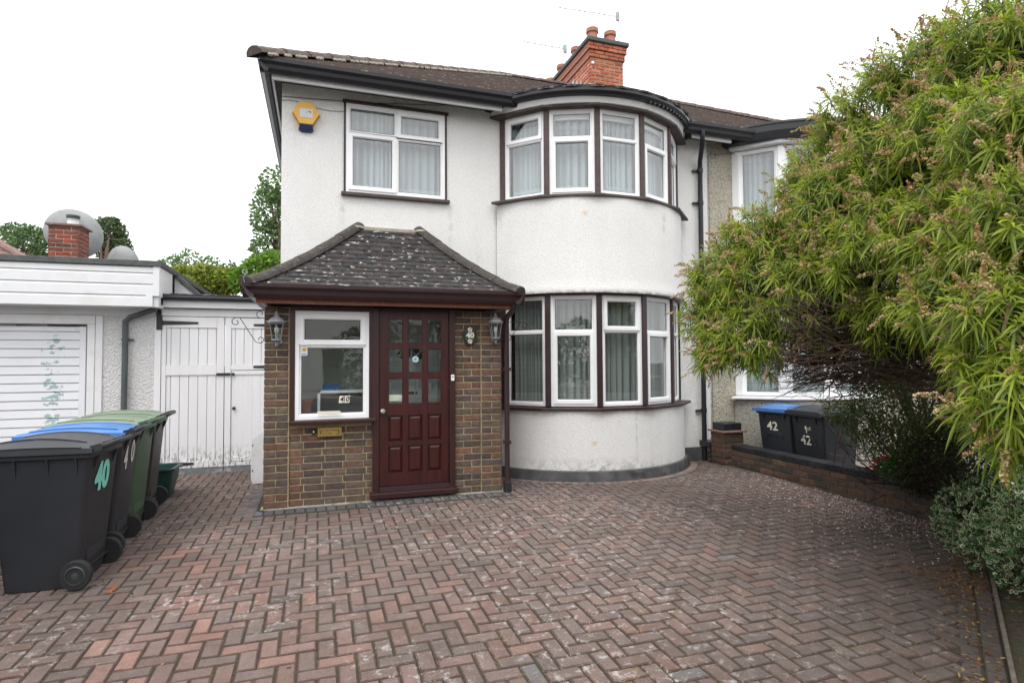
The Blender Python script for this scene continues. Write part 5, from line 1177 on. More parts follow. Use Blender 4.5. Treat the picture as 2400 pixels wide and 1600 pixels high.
on_back(b1, '40', .27, -.02, .72, 'mint', bold=.012, sx_=.86)
on_back(b2, '4', .26, -.11, .74, 'pinkwhite', bold=.004, sx_=.8); on_back(b2, '0', .26, .09, .77, 'pinkwhite', bold=.004, sx_=.8)
for b, z_ in ((b5, .73), (b6, .60)):
    on_back(b, '42', .17, .03, z_, 'cream', 'front', 1.0, bold=.003)
mb = MB(); 
for (y0, z0, y1, z1) in ((-.06, .74, -.052, .79), (-.05, .765, .0, .772), (.004, .75, .03, .79), (-.04, .742, -.005, .75), (.0, .70, .014, .748)):
    fxx = lambda zz: -.25-.085*(zz-.1)/.79-.006; mb.add([(fxx(z0), y0, z0), (fxx(z0), y1, z0), (fxx(z1), y1, z1), (fxx(z1), y0, z1)], [(0, 1, 2, 3)])
mb.build('council_crest', 'cream', b6)
tb = empty('recycling_tub', (-1.80, 7.55, 0), 'dark green plastic recycling tub behind the last bin of the row', 'recycling box')
mb = MB(); loft(mb, [rrect(-2.080, -1.600, 7.42, 7.72, .03, 0), rrect(-2.120, -1.570, 7.38, 7.76, .04, .16), rrect(-2.125, -1.562, 7.37, 7.765, .04, .165), rrect(-2.140, -1.550, 7.36, 7.78, .04, .30), rrect(-2.170, -1.520, 7.33, 7.81, .04, .31), rrect(-2.170, -1.520, 7.33, 7.81, .04, .335), rrect(-2.130, -1.560, 7.37, 7.77, .04, .33), rrect(-2.090, -1.600, 7.41, 7.73, .04, .02)]); mb.build('tub', 'tub_green', tb, auto=30)

# parked car, its tail just showing behind the bins at the left edge
MAT['car_paint'] = simple('silver_green_car_paint', (.30, .36, .35), .25, .03, metal=.5); MAT['car_glass'] = simple('car_glass', (.25, .36, .36), .08, .02)
CY_ = 3.75
car = empty('parked_car', (-3.5, CY_, 0), 'silver parked car glimpsed behind the bins at the left edge', 'car')
lowp = [(-2.02, .30), (-2.06, .50), (-1.98, .74), (-1.85, .84), (-1.0, .95), (1.55, .97), (1.95, .92), (2.02, .62), (1.98, .30), (1.62, .28), (1.60, .46), (1.48, .60), (1.30, .66), (1.12, .60), (1.0, .46), (.98, .24), (-.98, .24), (-1.0, .46), (-1.12, .60), (-1.30, .66), (-1.48, .60), (-1.60, .46), (-1.62, .28)]
def side(x, q, zq=0): return [(x, CY_+a_*(1-q*.02), b_-(zq if b_ > .6 else 0)) for a_, b_ in lowp]
mb = MB(); loft(mb, [side(-4.20, 3, .12), side(-4.16, 1, .03), side(-4.10, 0), side(-2.60, 0), side(-2.54, 1, .03), side(-2.50, 3, .12)]); mb.build('body', 'car_paint', car, auto=35)
cab0 = [(-1.05, .94), (-.35, 1.38), (.95, 1.40), (1.62, .96)]
mb = MB(); loft(mb, [[(-4.10+(.14 if b_ > 1.2 else 0), CY_+a_, b_) for a_, b_ in cab0], [(-2.60-(.14 if b_ > 1.2 else 0), CY_+a_, b_) for a_, b_ in cab0]]); mb.build('glass', 'car_glass', car)
mb = MB(); mb.prism([(-3.98, CY_-.36, 1.385), (-2.72, CY_-.36, 1.385), (-2.72, CY_+.97, 1.405), (-3.98, CY_+.97, 1.405)], (0, 0, .035)); mb.build('roof_panel', 'car_paint', car, bevel=.015)
for y0, z0, y1, z1 in ((-1.06, .94, -.36, 1.39), (.22, .95, .20, 1.40), (1.63, .96, .96, 1.41)):
    mb = MB(); mb.tube([(-2.59, CY_+y0, z0), (-2.725, CY_+y1, z1)], .03, 6); mb.build('pillar', 'car_paint', car); mb = MB(); mb.tube([(-4.11, CY_+y0, z0), (-3.975, CY_+y1, z1)], .03, 6); mb.build('pillar', 'car_paint', car)
mb = MB(); mb.box(-2.50, CY_+.02, .74, -2.485, CY_+.18, .765); mb.build('door_handle', 'car_paint', car); mb = MB(); mb.box(-2.5, CY_-.88, .93, -2.36, CY_-.76, 1.04); mb.build('wing_mirror', 'car_paint', car, bevel=.02)
for x in (-4.09, -2.61):
    for y in (CY_-1.3, CY_+1.3):
        mb = MB(); mb.lathe([(.18, 0), (.31, 0), (.32, .02), (.32, .16), (.31, .18), (.18, .18)], (x-.09, y, .32), 28, axis=Vector((1, 0, 0))); wv = mb.build('wheel', 'tyre', car, auto=35)
        mb = MB(); mb.lathe([(.18, .03), (.185, .17), (.15, .165), (.05, .15), (0, .16)], (x-.09, y, .32), 20, axis=Vector((1, 0, 0))); mb.build('rim', 'galv', wv, auto=30)
mb = MB(); mb.box(-2.75, CY_-2.04, .68, -2.60, CY_-1.98, .80); mb.build('headlight', 'glass_clear', car)

# ================================================================== ACROSS THE ROAD (seen in the window panes)
oh = empty('house_opposite', (1.5, -21, 0), 'white rendered house across the road behind the camera', 'house')
mb = MB(); mb.box(-5, -28, -.1, 7.0, -21, 5.2); mb.build('wall', 'wall', oh)
mb = MB(); mb.prism([(-5.5, -20.6, 5.2), (1.0, -24.5, 8.4), (7.5, -20.6, 5.2)], (0, -.1, 0)); mb.add([(-5.5, -20.6, 5.2), (7.5, -20.6, 5.2), (5, -24.5, 8.2), (-3, -24.5, 8.2), (-5.5, -28.4, 5.2), (7.5, -28.4, 5.2)], [(0, 1, 2, 3), (3, 2, 5, 4), (0, 3, 4), (1, 5, 2)]); mb.build('roof', 'roof_red', oh)
for x in (-3.4, 2.6):
    for z in (1.0, 3.5):
        T_ = frameT((x+2.6, -20.98), (x, -20.98), z); window(oh, T_, 2.6, 1.3, [(0, .33, 0, .7, 0), (.33, .66, 0, .7, 0), (.66, 1, 0, .7, 0), (0, .33, .7, 1, 0), (.33, .66, .7, 1, 0), (.66, 1, .7, 1, 0)])
mb = MB(); mb.box(.2, -20.98, 0, 1.3, -20.9, 2.2); mb.build('door', 'brown', oh)

# ================================================================== PLANTS
def unit(a): return a/np.maximum(np.linalg.norm(a, axis=1, keepdims=True), 1e-9)
def leaves(base, d, w_, L, wid, droop, prof=((0, .35), (.35, 1.), (.7, .78), (1, 0))):
    """vectorised curved leaf blades: returns V, quads, tris"""
    n = len(base); rows = []
    g_ = np.array([0, 0, -1.])
    for t, k in prof:
        p = base+d*(L*t)[:, None]+g_*(L*droop*t*t)[:, None]
        if k > 0: rows += [p-w_*(wid*k/2)[:, None], p+w_*(wid*k/2)[:, None]]
        else: rows.append(p)
    m = len(rows); V = np.stack(rows, 1).reshape(-1, 3); b = (np.arange(n)*m)[:, None]
    q = np.concatenate([b+np.array([[2*i, 2*i+1, 2*i+3, 2*i+2]]) for i in range((m-1)//2-1)], 0) if m > 3 else np.zeros((0, 4), int)
    t_ = b+np.array([[m-3, m-2, m-1]])
    return V, q, t_, n, (m-1)//2-1
def rand_unit(n): return unit(npr.normal(size=(n, 3)))
def sample_union(S, dens, keep=lambda p, nrm: np.ones(len(p), bool), inner=.25, cut=.92):
    P, Nn = [], []
    S = np.array(S, float)
    for i, (x, y, z, r) in enumerate(S):
        k = int(4*math.pi*r*r*dens*(1+inner)); nrm = rand_unit(k); rad = r*np.where(npr.random(k) < inner, npr.uniform(.55, .9, k), npr.uniform(.93, 1.1, k))
        p = np.array([x, y, z])+nrm*rad[:, None]; ok = np.ones(k, bool)
        for j, (a, b, c, q) in enumerate(S):
            if j != i: ok &= np.linalg.norm(p-np.array([a, b, c]), axis=1) > q*cut*(.8 if j > i else .8)
        ok &= keep(p, nrm); P.append(p[ok]); Nn.append(nrm[ok])
    return np.concatenate(P), np.concatenate(Nn)
def rosette_mesh(name, P, A, K, L, W_, par, m='leaf', pal=None, theta=(20, 105), droop=.45):
    n = len(P); k = np.tile(np.arange(K), n); Pi = np.repeat(P, K, 0); Ai = np.repeat(unit(A), K, 0); sc = np.repeat(npr.uniform(.75, 1.2, n), K)
    ref = np.where(np.abs(Ai[:, 2:3]) < .9, np.array([[0, 0, 1.]]), np.array([[1., 0, 0]])); u = unit(np.cross(Ai, ref)); v = np.cross(Ai, u)
    ph = k*2.399+np.repeat(npr.uniform(0, 6.28, n), K)+npr.normal(0, .25, n*K); f_ = k/(K-1.)
    th_ = np.radians(theta[0]+(theta[1]-theta[0])*f_**.8+npr.normal(0, 9, n*K)); rad = u*np.cos(ph)[:, None]+v*np.sin(ph)[:, None]
    d = Ai*np.cos(th_)[:, None]+rad*np.sin(th_)[:, None]; base = Pi-Ai*(f_*L*.75*sc)[:, None]; w_ = unit(np.cross(d, Ai)+npr.normal(0, .25, (n*K, 3)))
    ln = L*sc*npr.uniform(.75, 1.1, n*K)*(.55+.45*np.minimum(1, f_*2.5)); V, q, t_, nn, nq = leaves(base, d, w_, ln, W_*sc*npr.uniform(.8, 1.2, n*K), droop*npr.uniform(.5, 1.5, n*K))
    young, old = np.array(pal[0]), np.array(pal[1]); ft = np.clip(f_+npr.normal(0, .2, n*K), 0, 1)[:, None]; tint = (young*(1-ft)+old*ft)*npr.uniform(.75, 1.25, (n*K, 1))*np.repeat(npr.uniform(.8, 1.2, n), K)[:, None]
    tint[npr.random(n*K) < .012] = (.16, .09, .04)
    return fastmesh(name, V, [q, t_], m, par, np.concatenate([tint]*nq+[tint]), kind='stuff' if par is None else None)
def panicles(name, P, A, par, L=.135, r=.019, n=84, pal=((.38, .25, .12), (.46, .34, .19), (.38, .32, .14))):
    m_ = len(P); t = np.tile(np.linspace(0, 1, n), m_); Pi = np.repeat(P, n, 0); Ai = np.repeat(unit(A), n, 0); sc = np.repeat(npr.uniform(.6, 1.25, m_), n)
    c = Pi+Ai*(t*L*sc)[:, None]+np.array([0, 0, -1.])*(t*t*L*.25*sc)[:, None]; o = rand_unit(len(c)); c = c+o*(r*sc*(1.15-t*.8)*npr.uniform(.5, 1.1, len(c)))[:, None]
    a = rand_unit(len(c)); b = unit(np.cross(a, o)); s = (npr.uniform(.004, .0085, len(c))*sc)[:, None]
    V = np.stack([c-a*s, c+b*s*.8, c+a*s, c-b*s*.8], 1).reshape(-1, 3); q = np.arange(len(c)*4).reshape(-1, 4)
    pl_ = np.array(pal)[np.repeat(npr.integers(0, len(pal), m_), n)]*npr.uniform(.7, 1.3, (len(c), 1))
    return fastmesh(name, V, [q], 'flower', par, pl_)
def twig_mesh(name, A_, B_, r0, r1, par, bend=.08, m='bark', n=3):
    """thin three-sided tapered twigs from A to B with a bent middle"""
    A_, B_ = np.asarray(A_), np.asarray(B_); k = len(A_); d = unit(B_-A_); ref = np.where(np.abs(d[:, 2:3]) < .9, np.array([[0, 0, 1.]]), np.array([[1., 0, 0]])); u = unit(np.cross(d, ref)); v = np.cross(d, u)
    ln = np.linalg.norm(B_-A_, axis=1, keepdims=True); M1 = A_+(B_-A_)*.35+npr.normal(0, 1, (k, 3))*bend*ln*.6; M2 = A_+(B_-A_)*.7+npr.normal(0, 1, (k, 3))*bend*ln*.6
    r0 = np.broadcast_to(r0, (k,))[:, None]; r1 = np.broadcast_to(r1, (k,))[:, None]; rows = []
    for p, rr_ in ((A_, r0), (M1, r0*.7+r1*.3), (M2, r0*.4+r1*.6), (B_, r1)):
        for i in range(n): a = 2*math.pi*i/n; rows.append(p+(u*math.cos(a)+v*math.sin(a))*rr_)
    V = np.stack(rows, 1).reshape(-1, 3); b = (np.arange(k)*4*n)[:, None]
    q = np.concatenate([b+np.array([[j*n+i, j*n+(i+1) % n, (j+1)*n+(i+1) % n, (j+1)*n+i]]) for j in range(3) for i in range(n)], 0)
    return fastmesh(name, V, [q], m, par)
def blobs(S): return [tuple(s) for s in S]

# ---- the big willow-leaved shrub
def wp(px, py, zc):      # a point of the crown given by bearing and distance from the drive's camera stand
    x, y = (px-1200)/1347.25, (800-py)/1347.25
    v = ax*(x*zc)+ay*(y*zc)+az*zc; return (v.x, v.y, v.z+1.52)
CR = [(1690, 735, 5.1, .34), (1712, 660, 5.1, .35), (1690, 815, 4.9, .24), (1800, 572, 5.0, .37), (1840, 680, 4.6, .42), (1780, 790, 4.6, .30), (1925, 425, 4.8, .34), (2012, 300, 4.6, .34),
      (2118, 215, 4.4, .36), (2225, 155, 4.1, .35), (2350, 130, 3.7, .40), (1990, 500, 4.3, .42), (2110, 395, 4.1, .40), (2260, 320, 3.6, .36), (2400, 330, 3.0, .36), (1960, 690, 4.2, .36), (2090, 590, 3.8, .40),
      (2240, 560, 3.3, .36), (2390, 560, 2.7, .32), (2100, 720, 3.7, .26), (2250, 730, 3.0, .28), (2390, 760, 2.5, .28), (2340, 870, 2.6, .20), (2310, 975, 2.6, .13), (2420, 940, 2.3, .20), (2400, 1030, 2.4, .11),
      (2560, 450, 3.0, .5), (2600, 200, 3.6, .5), (2560, 720, 2.6, .4), (2300, 260, 5.2, .5), (2200, 500, 5.0, .5), (2420, 520, 4.2, .5)]
OUT_SHADE = [(4.3, 1.55, 2.5, .55), (4.0, .75, 2.6, .5), (4.9, 1.9, 2.2, .6), (5.3, 2.7, 2.9, .6), (4.9, 1.0, 2.4, .6), (5.8, 2.2, 2.5, .6)]  # unseen crown clumps out of frame, added to shade the drive's corner
SPH = [(*wp(a, b, c), r) for a, b, c, r in CR]+OUT_SHADE
tree = empty('willow_leaved_shrub', (6.0, 4.05, -.17), 'huge arching shrub with narrow green leaves and dry brown flower spikes', 'shrub')
hub = np.array([5.25, 3.62, 1.62])
def keepf(p, nrm):
    pr_ = np.where(nrm[:, 2] < -.35, .35, 1.); pr_ = np.where((nrm[:, 2] > -.35) & (nrm[:, 2] < 0), .8, pr_); return npr.random(len(p)) < pr_
P, Nn = sample_union(SPH, 95, keepf, inner=.4)
A = unit(Nn*.8+np.array([-.15, -.15, .45])+npr.normal(0, .28, Nn.shape))
rosette_mesh('crown', P, A, 22, .112, .0105, tree, pal=((.33, .38, .04), (.14, .215, .03)), theta=(18, 118), droop=.5)
i_ = npr.random(len(P)) < .44
panicles('dry_flower_spikes', P[i_]+A[i_]*.03, unit(A[i_]+np.array([-.35, -.1, -.05])+npr.normal(0, .4, (i_.sum(), 3))), tree)
cen = np.array([s[:3] for s in SPH]); near_c = cen[np.argmin(((P[:, None, :]-cen[None])**2).sum(2), 1)]
twig_mesh('twigs', near_c+npr.normal(0, .06, P.shape), P-A*.02, .0045, .002, tree, .10)
lb = MB()
lb.tube([(6.0, 4.05, -.17), (5.9, 3.98, .5), (5.6, 3.82, 1.1), tuple(hub)], [.10, .085, .075, .06], 9)
lb.tube([(5.98, 4.1, -.17), (5.95, 4.3, .6), (5.6, 4.3, 1.2), (5.1, 4.35, 1.7)], [.06, .05, .045, .035], 8); lb.tube([(6.05, 4.0, -.17), (6.0, 3.6, .6), (5.5, 3.1, 1.1), (4.9, 2.75, 1.5)], [.06, .05, .045, .035], 8)
for s in SPH:
    c = np.array(s[:3]); src = hub if npr.random() < .5 else np.array([4.9, 2.75, 1.5]) if c[1] < 3 else np.array([5.1, 4.35, 1.7])
    m1 = src+(c-src)*.4+npr.normal(0, .10, 3)+np.array([0, 0, -.08]); m2 = src+(c-src)*.75+npr.normal(0, .07, 3)
    lb.tube([tuple(src), tuple(m1), tuple(m2), tuple(c)], [.035, .024, .016, .008], 6)
lb.build('trunk_and_limbs', 'bark', tree, smooth=True)
tgt = np.array([wp(npr.uniform(1800, 2200), npr.uniform(690, 925)+0, npr.uniform(3.6, 5.0)) for _ in range(950)])
srcs = np.array([[5.25, 3.62, 1.62], [5.1, 4.35, 1.7], [4.9, 2.75, 1.5]])[npr.integers(0, 3, len(tgt))]; st_ = tgt+(srcs-tgt)*npr.uniform(.25, .5, (len(tgt), 1))+npr.normal(0, .07, tgt.shape)
tgt = tgt+npr.normal(0, .05, tgt.shape)
twig_mesh('bare_twigs', st_, tgt, .0055, .0015, tree, .09)

MAT['crimson'] = simple('crimson_petal', (.42, .01, .02), .6, .1)
# ---- leafy plants made of small leaves
def leafy(par, name, S, dens, L, W_, pal, inner=.4, m='leaf', droop=.15, keep=None, up=.25):
    P, Nn = sample_union(S, dens, keep or (lambda p, n: np.ones(len(p), bool)), inner, .85); n = len(P)
    d = unit(Nn*.6+rand_unit(n)*.8+np.array([0, 0, up])); w_ = unit(np.cross(d, rand_unit(n))); ln = L*npr.uniform(.6, 1.25, n)
    V, q, t_, _, nq = leaves(P, d, w_, ln, W_*npr.uniform(.7, 1.2, n), droop*np.ones(n), ((0, .3), (.45, 1.), (1, 0)))
    t2 = np.array(pal)[npr.integers(0, len(pal), n)]*npr.uniform(.7, 1.3, (n, 1))
    return fastmesh(name, V, [q, t_], m, par, np.concatenate([t2]*(nq+1))), P
def wpl(L_): return [(*wp(a, b, c), r) for a, b, c, r in L_]
# variegated evergreen at the right: green leaves with cream margins
ev = empty('variegated_shrub', (4.9, 3.2, 0), 'low dense shrub with small cream-edged green leaves at the drive corner', 'shrub')
ES = [(4.55, 2.95, .20, .26), (4.85, 3.30, .30, .30), (5.2, 3.55, .35, .28), (4.35, 2.62, .22, .26), (4.75, 2.8, .42, .32), (5.1, 3.2, .48, .30), (4.25, 2.30, .25, .28), (4.5, 2.45, .45, .30), (4.05, 2.0, .25, .26), (4.4, 2.1, .45, .3), (5.3, 3.1, .3, .4), (4.9, 2.4, .35, .5), (4.6, 1.9, .3, .4), (5.4, 3.62, .45, .2)]
ES = [(x+.24, y-.04, z*.72-.03, r*.95) for x, y, z, r in ES]
P, Nn = sample_union(ES, 1150, lambda p, n: (p[:, 2] > -.05), .25, .9); n = len(P); d = unit(Nn*.7+rand_unit(n)*.7+np.array([0, 0, .3])); w_ = unit(np.cross(d, Nn+rand_unit(n)*.5)); nr = unit(np.cross(w_, d))
ln = .036*npr.uniform(.6, 1.3, n)[:, None]; wd = .023*npr.uniform(.7, 1.2, n)[:, None]
ring = [(0, 0), (.35, -.5), (.75, -.42), (1, 0), (.75, .42), (.35, .5)]; rows = [P+d*ln*a+w_*wd*b+nr*wd*(.18 if b else 0) for a, b in ring]+[P+d*ln*.1, P+d*ln*.5-w_*wd*.33, P+d*ln*.86, P+d*ln*.5+w_*wd*.33]
V = np.stack(rows, 1).reshape(-1, 3); b = (np.arange(n)*10)[:, None]
cream_f = [(0, 1, 7, 6), (1, 2, 8, 7), (2, 3, 8, 8), (3, 4, 8, 8), (4, 5, 9, 8), (5, 0, 6, 9)]
qs = np.concatenate([b+np.array([f_]) for f_ in ((0, 1, 7, 6), (1, 2, 8, 7), (4, 5, 9, 8), (5, 0, 6, 9), (6, 7, 8, 9))], 0); ts = np.concatenate([b+np.array([f_]) for f_ in ((2, 3, 8), (3, 4, 8))], 0)
cr = np.array([.58, .62, .44])*npr.uniform(.6, 1.2, (n, 1)); gn = np.array([.045, .13, .045])*npr.uniform(.7, 1.3, (n, 1)); allg = npr.random(n) < .3; cr[allg] = gn[allg]
fastmesh('foliage', V, [qs, ts], 'leaf', ev, np.concatenate([cr]*4+[gn]+[cr]*2))
twig_mesh('stems', np.array([[4.9, 2.9, 0]]*160)+npr.normal(0, .15, (160, 3))*np.array([1, 1, 0]), np.array([s[:3] for s in ES])[npr.integers(0, len(ES), 160)]+npr.normal(0, .12, (160, 3)), .006, .003, ev)
# pink-flowered arching shrub in front of number 42
abx = empty('flowering_shrub', (6.9, 5.0, -.15), 'airy arching shrub with tiny leaves and pale pink flowers over the bins', 'shrub')
AS = wpl([(1965, 965, 5.5, .13), (2010, 985, 5.5, .18), (2060, 940, 5.4, .24), (2120, 950, 5.3, .30), (2200, 930, 5.2, .34), (2280, 960, 5.1, .36), (2060, 880, 5.8, .22), (2150, 870, 5.7, .25), (2040, 1030, 5.5, .12), (2130, 1040, 5.3, .16), (2230, 1040, 5.1, .2)])
leafy(abx, 'foliage', AS, 1900, .028, .014, [(.06, .12, .03), (.085, .14, .03), (.10, .085, .04), (.05, .09, .03)], .5)
_, Pq = leafy(abx, 'blossom', AS, 170, .016, .013, [(.6, .42, .38), (.66, .54, .5), (.4, .18, .15)], .2, 'flower')
twig_mesh('stems', np.array([[6.9, 5.0, -.15]]*260)+npr.normal(0, .1, (260, 3))*np.array([1, 1, 0]), np.array([s[:3] for s in AS])[npr.integers(0, len(AS), 260)]+npr.normal(0, .2, (260, 3)), .008, .002, abx, .12)
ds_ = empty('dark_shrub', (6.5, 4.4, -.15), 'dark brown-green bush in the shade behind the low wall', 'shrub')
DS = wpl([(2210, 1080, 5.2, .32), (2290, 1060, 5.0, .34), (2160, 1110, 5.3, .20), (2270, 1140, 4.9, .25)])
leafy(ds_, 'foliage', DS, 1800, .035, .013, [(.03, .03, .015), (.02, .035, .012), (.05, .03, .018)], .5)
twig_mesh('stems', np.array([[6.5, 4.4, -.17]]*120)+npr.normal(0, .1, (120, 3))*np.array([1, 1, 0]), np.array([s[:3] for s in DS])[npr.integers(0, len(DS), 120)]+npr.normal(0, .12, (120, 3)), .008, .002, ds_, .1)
rs = empty('rose_bush', (6.35, 5.2, -.15), 'small rose bush with crimson flowers behind the low wall', 'rose bush')
RS = wpl([(2085, 1098, 5.7, .10), (2110, 1090, 5.6, .11), (2065, 1090, 5.8, .08)]); leafy(rs, 'foliage', RS, 1500, .035, .022, [(.05, .14, .03), (.07, .17, .04)], .5)
for a, b in ((2055, 1080), (2049, 1095), (2075, 1072)):
    q = MB(); c = Vector(wp(a, b, 5.55))
    for k in range(14): t = k*2.4; r0 = .006+.0022*k; q.prism([c+Vector((r0*math.cos(t), r0*math.sin(t), .01)), c+Vector((r0*1.6*math.cos(t+.5), r0*1.6*math.sin(t+.5), .02-.001*k)), c+Vector((r0*1.5*math.cos(t+1.1), r0*1.5*math.sin(t+1.1), .0)), c+Vector((0, 0, -.012))], (0, 0, .001))
    q.build('bloom', 'crimson', rs)
# ---- trees beyond the houses
def far_tree(x, y, S, dens, L, pal, label, nm='tree', cat='tree', h=3., g_='trees beyond the garage'):
    t = empty(nm, (x, y, 0), label, cat, g_)
    leafy(t, 'crown', S, dens, L, L*.6, pal, .5, 'leaf_far')
    mb = MB(); mb.tube([(x, y, -.1), (x+.1, y, h*.6), (x, y+.1, h)], [.16, .12, .07], 8)
    for s in S: mb.tube([(x, y+.1, h*.8), tuple(Vector((x, y, h))*.4+Vector(s[:3])*.6), s[:3]], [.05, .035, .015], 5)
    mb.build('trunk', 'bark', t, smooth=True); return t
G1 = [(.14, .23, .10), (.18, .27, .12), (.11, .19, .08)]; G2 = [(.24, .28, .04), (.28, .28, .05), (.16, .24, .05)]; G3 = [(.14, .26, .04), (.18, .30, .05)]; G4 = [(.07, .13, .06), (.09, .15, .065), (.12, .12, .07)]
far_tree(-1.2, 19.4, wpl([(650, 430, 18.5, .5), (640, 500, 18.5, .62), (655, 570, 18.5, .7), (625, 455, 18.2, .3), (612, 520, 18.2, .28), (700, 480, 19, .9), (620, 590, 18.5, .4)]), 90, .15, G1, 'tall pale green tree against the left edge of the white house', h=6)
far_tree(-1.3, 15.5, wpl([(600, 635, 14, .30), (640, 625, 14, .35), (570, 655, 14, .28), (620, 665, 14, .4)]), 520, .12, G3, 'bright green bush just left of the porch roof', 'bush', 'bush', 2.6)
far_tree(-2.8, 17, wpl([(430, 655, 15, .32), (480, 655, 15, .36), (530, 660, 15, .32), (400, 650, 15.2, .22), (470, 690, 15, .5)]), 560, .12, G2, 'yellow-green bush over the passage roof', 'bush', 'bush', 2.6)
far_tree(-3.5, 22, wpl([(440, 615, 20, .42), (490, 630, 20, .4), (540, 640, 20, .35), (400, 620, 20, .3)]), 90, .14, G1, 'thin hazy tree behind the yellow-green bush', h=4)
far_tree(-5.5, 18, wpl([(255, 550, 16.5, .42), (268, 585, 16.5, .42), (235, 545, 16.5, .35), (262, 525, 16.5, .18)]), 380, .11, G4, 'dark green conifer to the right of the big dish', h=4)
far_tree(-8.2, 19, wpl([(65, 565, 17, .42), (110, 580, 17, .38), (30, 548, 17.2, .28), (90, 560, 17, .3), (120, 600, 17, .4)]), 260, .12, G1+G4, 'mid green bush left of the small brick chimney', 'bush', 'bush', 3.)
hd = empty('hedge_opposite', (9, -16, 0), 'dark hedge and trees across the road', 'hedge')
leafy(hd, 'foliage', [(x, -16+.6*math.sin(x), 1.2+.8*math.sin(x*1.3)**2, 1.6) for x in range(-22, 24, 2) if not -5 < x < 1], 30, .25, .16, [(.03, .06, .02), (.045, .08, .025)], .3, 'leaf_far')
th_ = [(-14, -17, 5.5, 3.), (-17, -16, 4.5, 2.6), (11, -17, 5.5, 3.), (14, -16, 4, 2.8), (8.5, -15, 3.6, 1.8)]
to_ = empty('tree_opposite', (-14, -17, 0), 'broad trees across the road', 'tree'); leafy(to_, 'crown', th_, 26, .3, .2, [(.035, .07, .02), (.05, .09, .025)], .3, 'leaf_far')
mb = MB(); mb.tube([(-14, -17, 0), (-14, -17, 5)], .25, 8); mb.tube([(11, -17, 0), (11, -17, 5)], .25, 8); mb.build('trunk', 'bark', to_)

# ---- litter, petals and weeds on the paving
def scatter(name, pts, size, pal, m, label, lift=.004, flat=.25, wr=.55):
    n = len(pts); P = np.array(pts); d = unit(npr.normal(size=(n, 3))*np.array([1, 1, flat])); w_ = unit(np.cross(d, np.array([0, 0, 1.])+npr.normal(0, flat, (n, 3)))); P[:, 2] += lift
    V, q, t_, _, nq = leaves(P, d, w_, size*npr.uniform(.5, 1.4, n), size*wr*npr.uniform(.6, 1.2, n), np.zeros(n)-.1, ((0, .4), (.5, 1), (1, 0))); t2 = np.array(pal)[npr.integers(0, len(pal), n)]*npr.uniform(.7, 1.2, (n, 1))
    V[:, 2] = np.maximum(V[:, 2], .002)-.022*np.maximum(0, 6.2-V[:, 1])
    return tagk(fastmesh(name, V, [q, t_], m, None, np.concatenate([t2]*(nq+1))), label)
def tagk(o, label): o['kind'] = 'stuff'; o['label'] = label; o['category'] = 'ground litter'; return o
MAT['litter'] = leafmat('dry_litter', 'tint', .1, .9)
pt = []
while len(pt) < 2300:
    x = 5.6-abs(npr.normal(0, .55)); y = npr.normal(4.35, .85)
    if 3.2 < y < 6.8 and x > 3.2: pt.append((x, y, 0))
scatter('fallen_petals', pt, .021, [(.6, .47, .44), (.62, .55, .52), (.5, .36, .33)], 'litter', 'small pale pink petals fallen on the blocks along the garden wall')
pt = []
for k in range(1100):
    y = npr.uniform(.2, 3.3); pt.append((kx(y)-abs(npr.normal(0, .16))-(.05 if npr.random() < .5 else .19), y, 0))
for k in range(500): pt.append((npr.normal(4.35, .22), npr.normal(2.95, .2), .0))
for k in range(200): pt.append((npr.uniform(-2.5, 5.4), npr.uniform(1.6, 6.2), 0))
scatter('dry_leaves', [p for p in pt if p[0] < 5.6], .026, [(.17, .075, .03), (.10, .05, .025), (.26, .17, .07), (.13, .06, .035)], 'litter', 'brown dead leaves and bits along the kerb and in the joints')
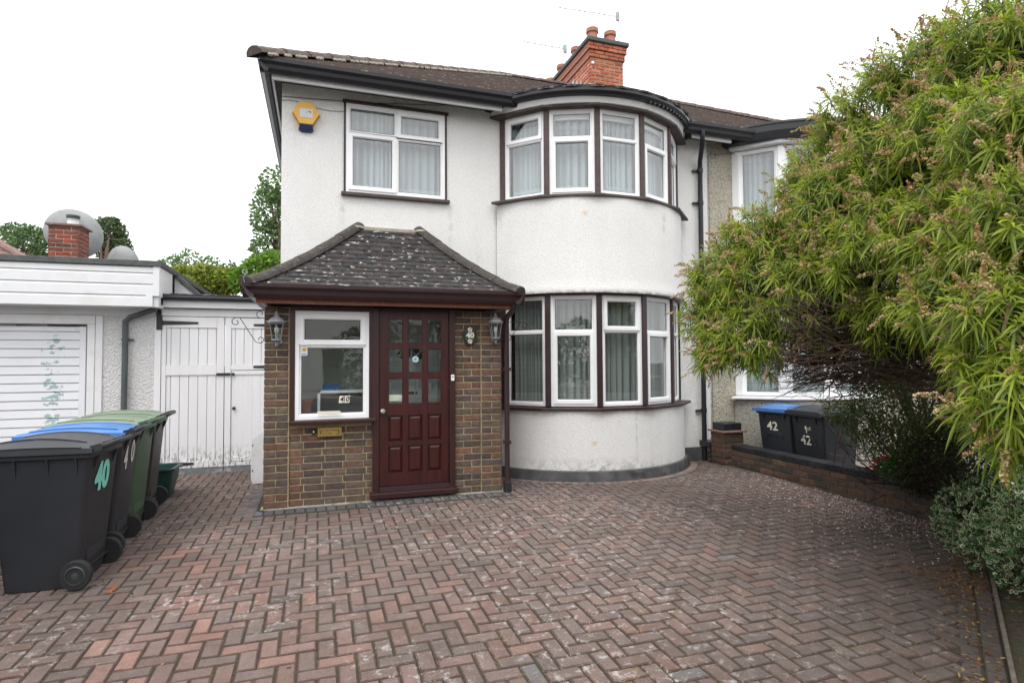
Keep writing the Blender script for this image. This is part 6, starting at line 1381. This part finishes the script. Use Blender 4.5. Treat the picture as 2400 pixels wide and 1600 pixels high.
pt = [(npr.normal(1.6, .9), npr.uniform(1.8, 3.4), 0) for _ in range(900)]+[(npr.uniform(-1.9, 4.2), npr.uniform(1.7, 5.5), 0) for _ in range(300)]
cl = np.array(pt)[npr.integers(0, 90, 1100)]+npr.normal(0, .03, (1100, 3))*np.array([1, 1, 0])
scatter('dry_grass_bits', [tuple(p) for p in cl], .05, [(.42, .3, .13), (.3, .2, .09), (.36, .18, .09)], 'litter', 'straw-coloured wisps caught in the joints of the paving', flat=.5, wr=.035)
pt = []
for k in range(46):
    c = rnd.choice([(rnd.uniform(-.5, 2.0), 6.45), (rnd.uniform(2.4, 5.2), 6.6), (rnd.uniform(-1.5, 0), rnd.uniform(3, 8)), (5.55, rnd.uniform(4, 6.8)), (rnd.uniform(-.55, -.5), 6.42), (.95, 2.55), (2.9, 6.5)])
    for q in range(16): pt.append((c[0]+rnd.gauss(0, .022), c[1]+rnd.gauss(0, .022), .003))
n = len(pt); P = np.array(pt); d = unit(npr.normal(size=(n, 3))*.7+np.array([0, 0, 1.])); w_ = unit(np.cross(d, rand_unit(n)))
V, q, t_, _, nq = leaves(P, d, w_, npr.uniform(.012, .035, n), npr.uniform(.003, .008, n), np.ones(n)*.5); V[:, 2] -= .022*np.maximum(0, 6.2-V[:, 1]); t2 = np.array([(.06, .12, .02), (.10, .15, .03)])[npr.integers(0, 2, n)]
tagk(fastmesh('weeds', V, [q, t_], 'leaf', None, np.concatenate([t2]*(nq+1))), 'tiny green weeds and moss tufts in the paving joints and wall foot')
q = MB(); c = Vector((-1.36, 4.62, gz(4.62)))
for k in range(3): q.prism([c+Vector((0, 0, .01)), c+Vector((.03, .014+.006*k, .02)), c+Vector((.045, -.006, .01*k)), c+Vector((.02, -.02, .004))], (0, 0, .0015)); c += Vector((.01, .02, .0))
MAT['orange_leaf'] = leafmat('orange_leaf', (.3, .09, .035), .2); tag(q.build('curled_leaf', 'orange_leaf'), 'single curled orange leaf on the blocks by the nearest bin wheel', 'leaf')
bpy.context.view_layer.update()
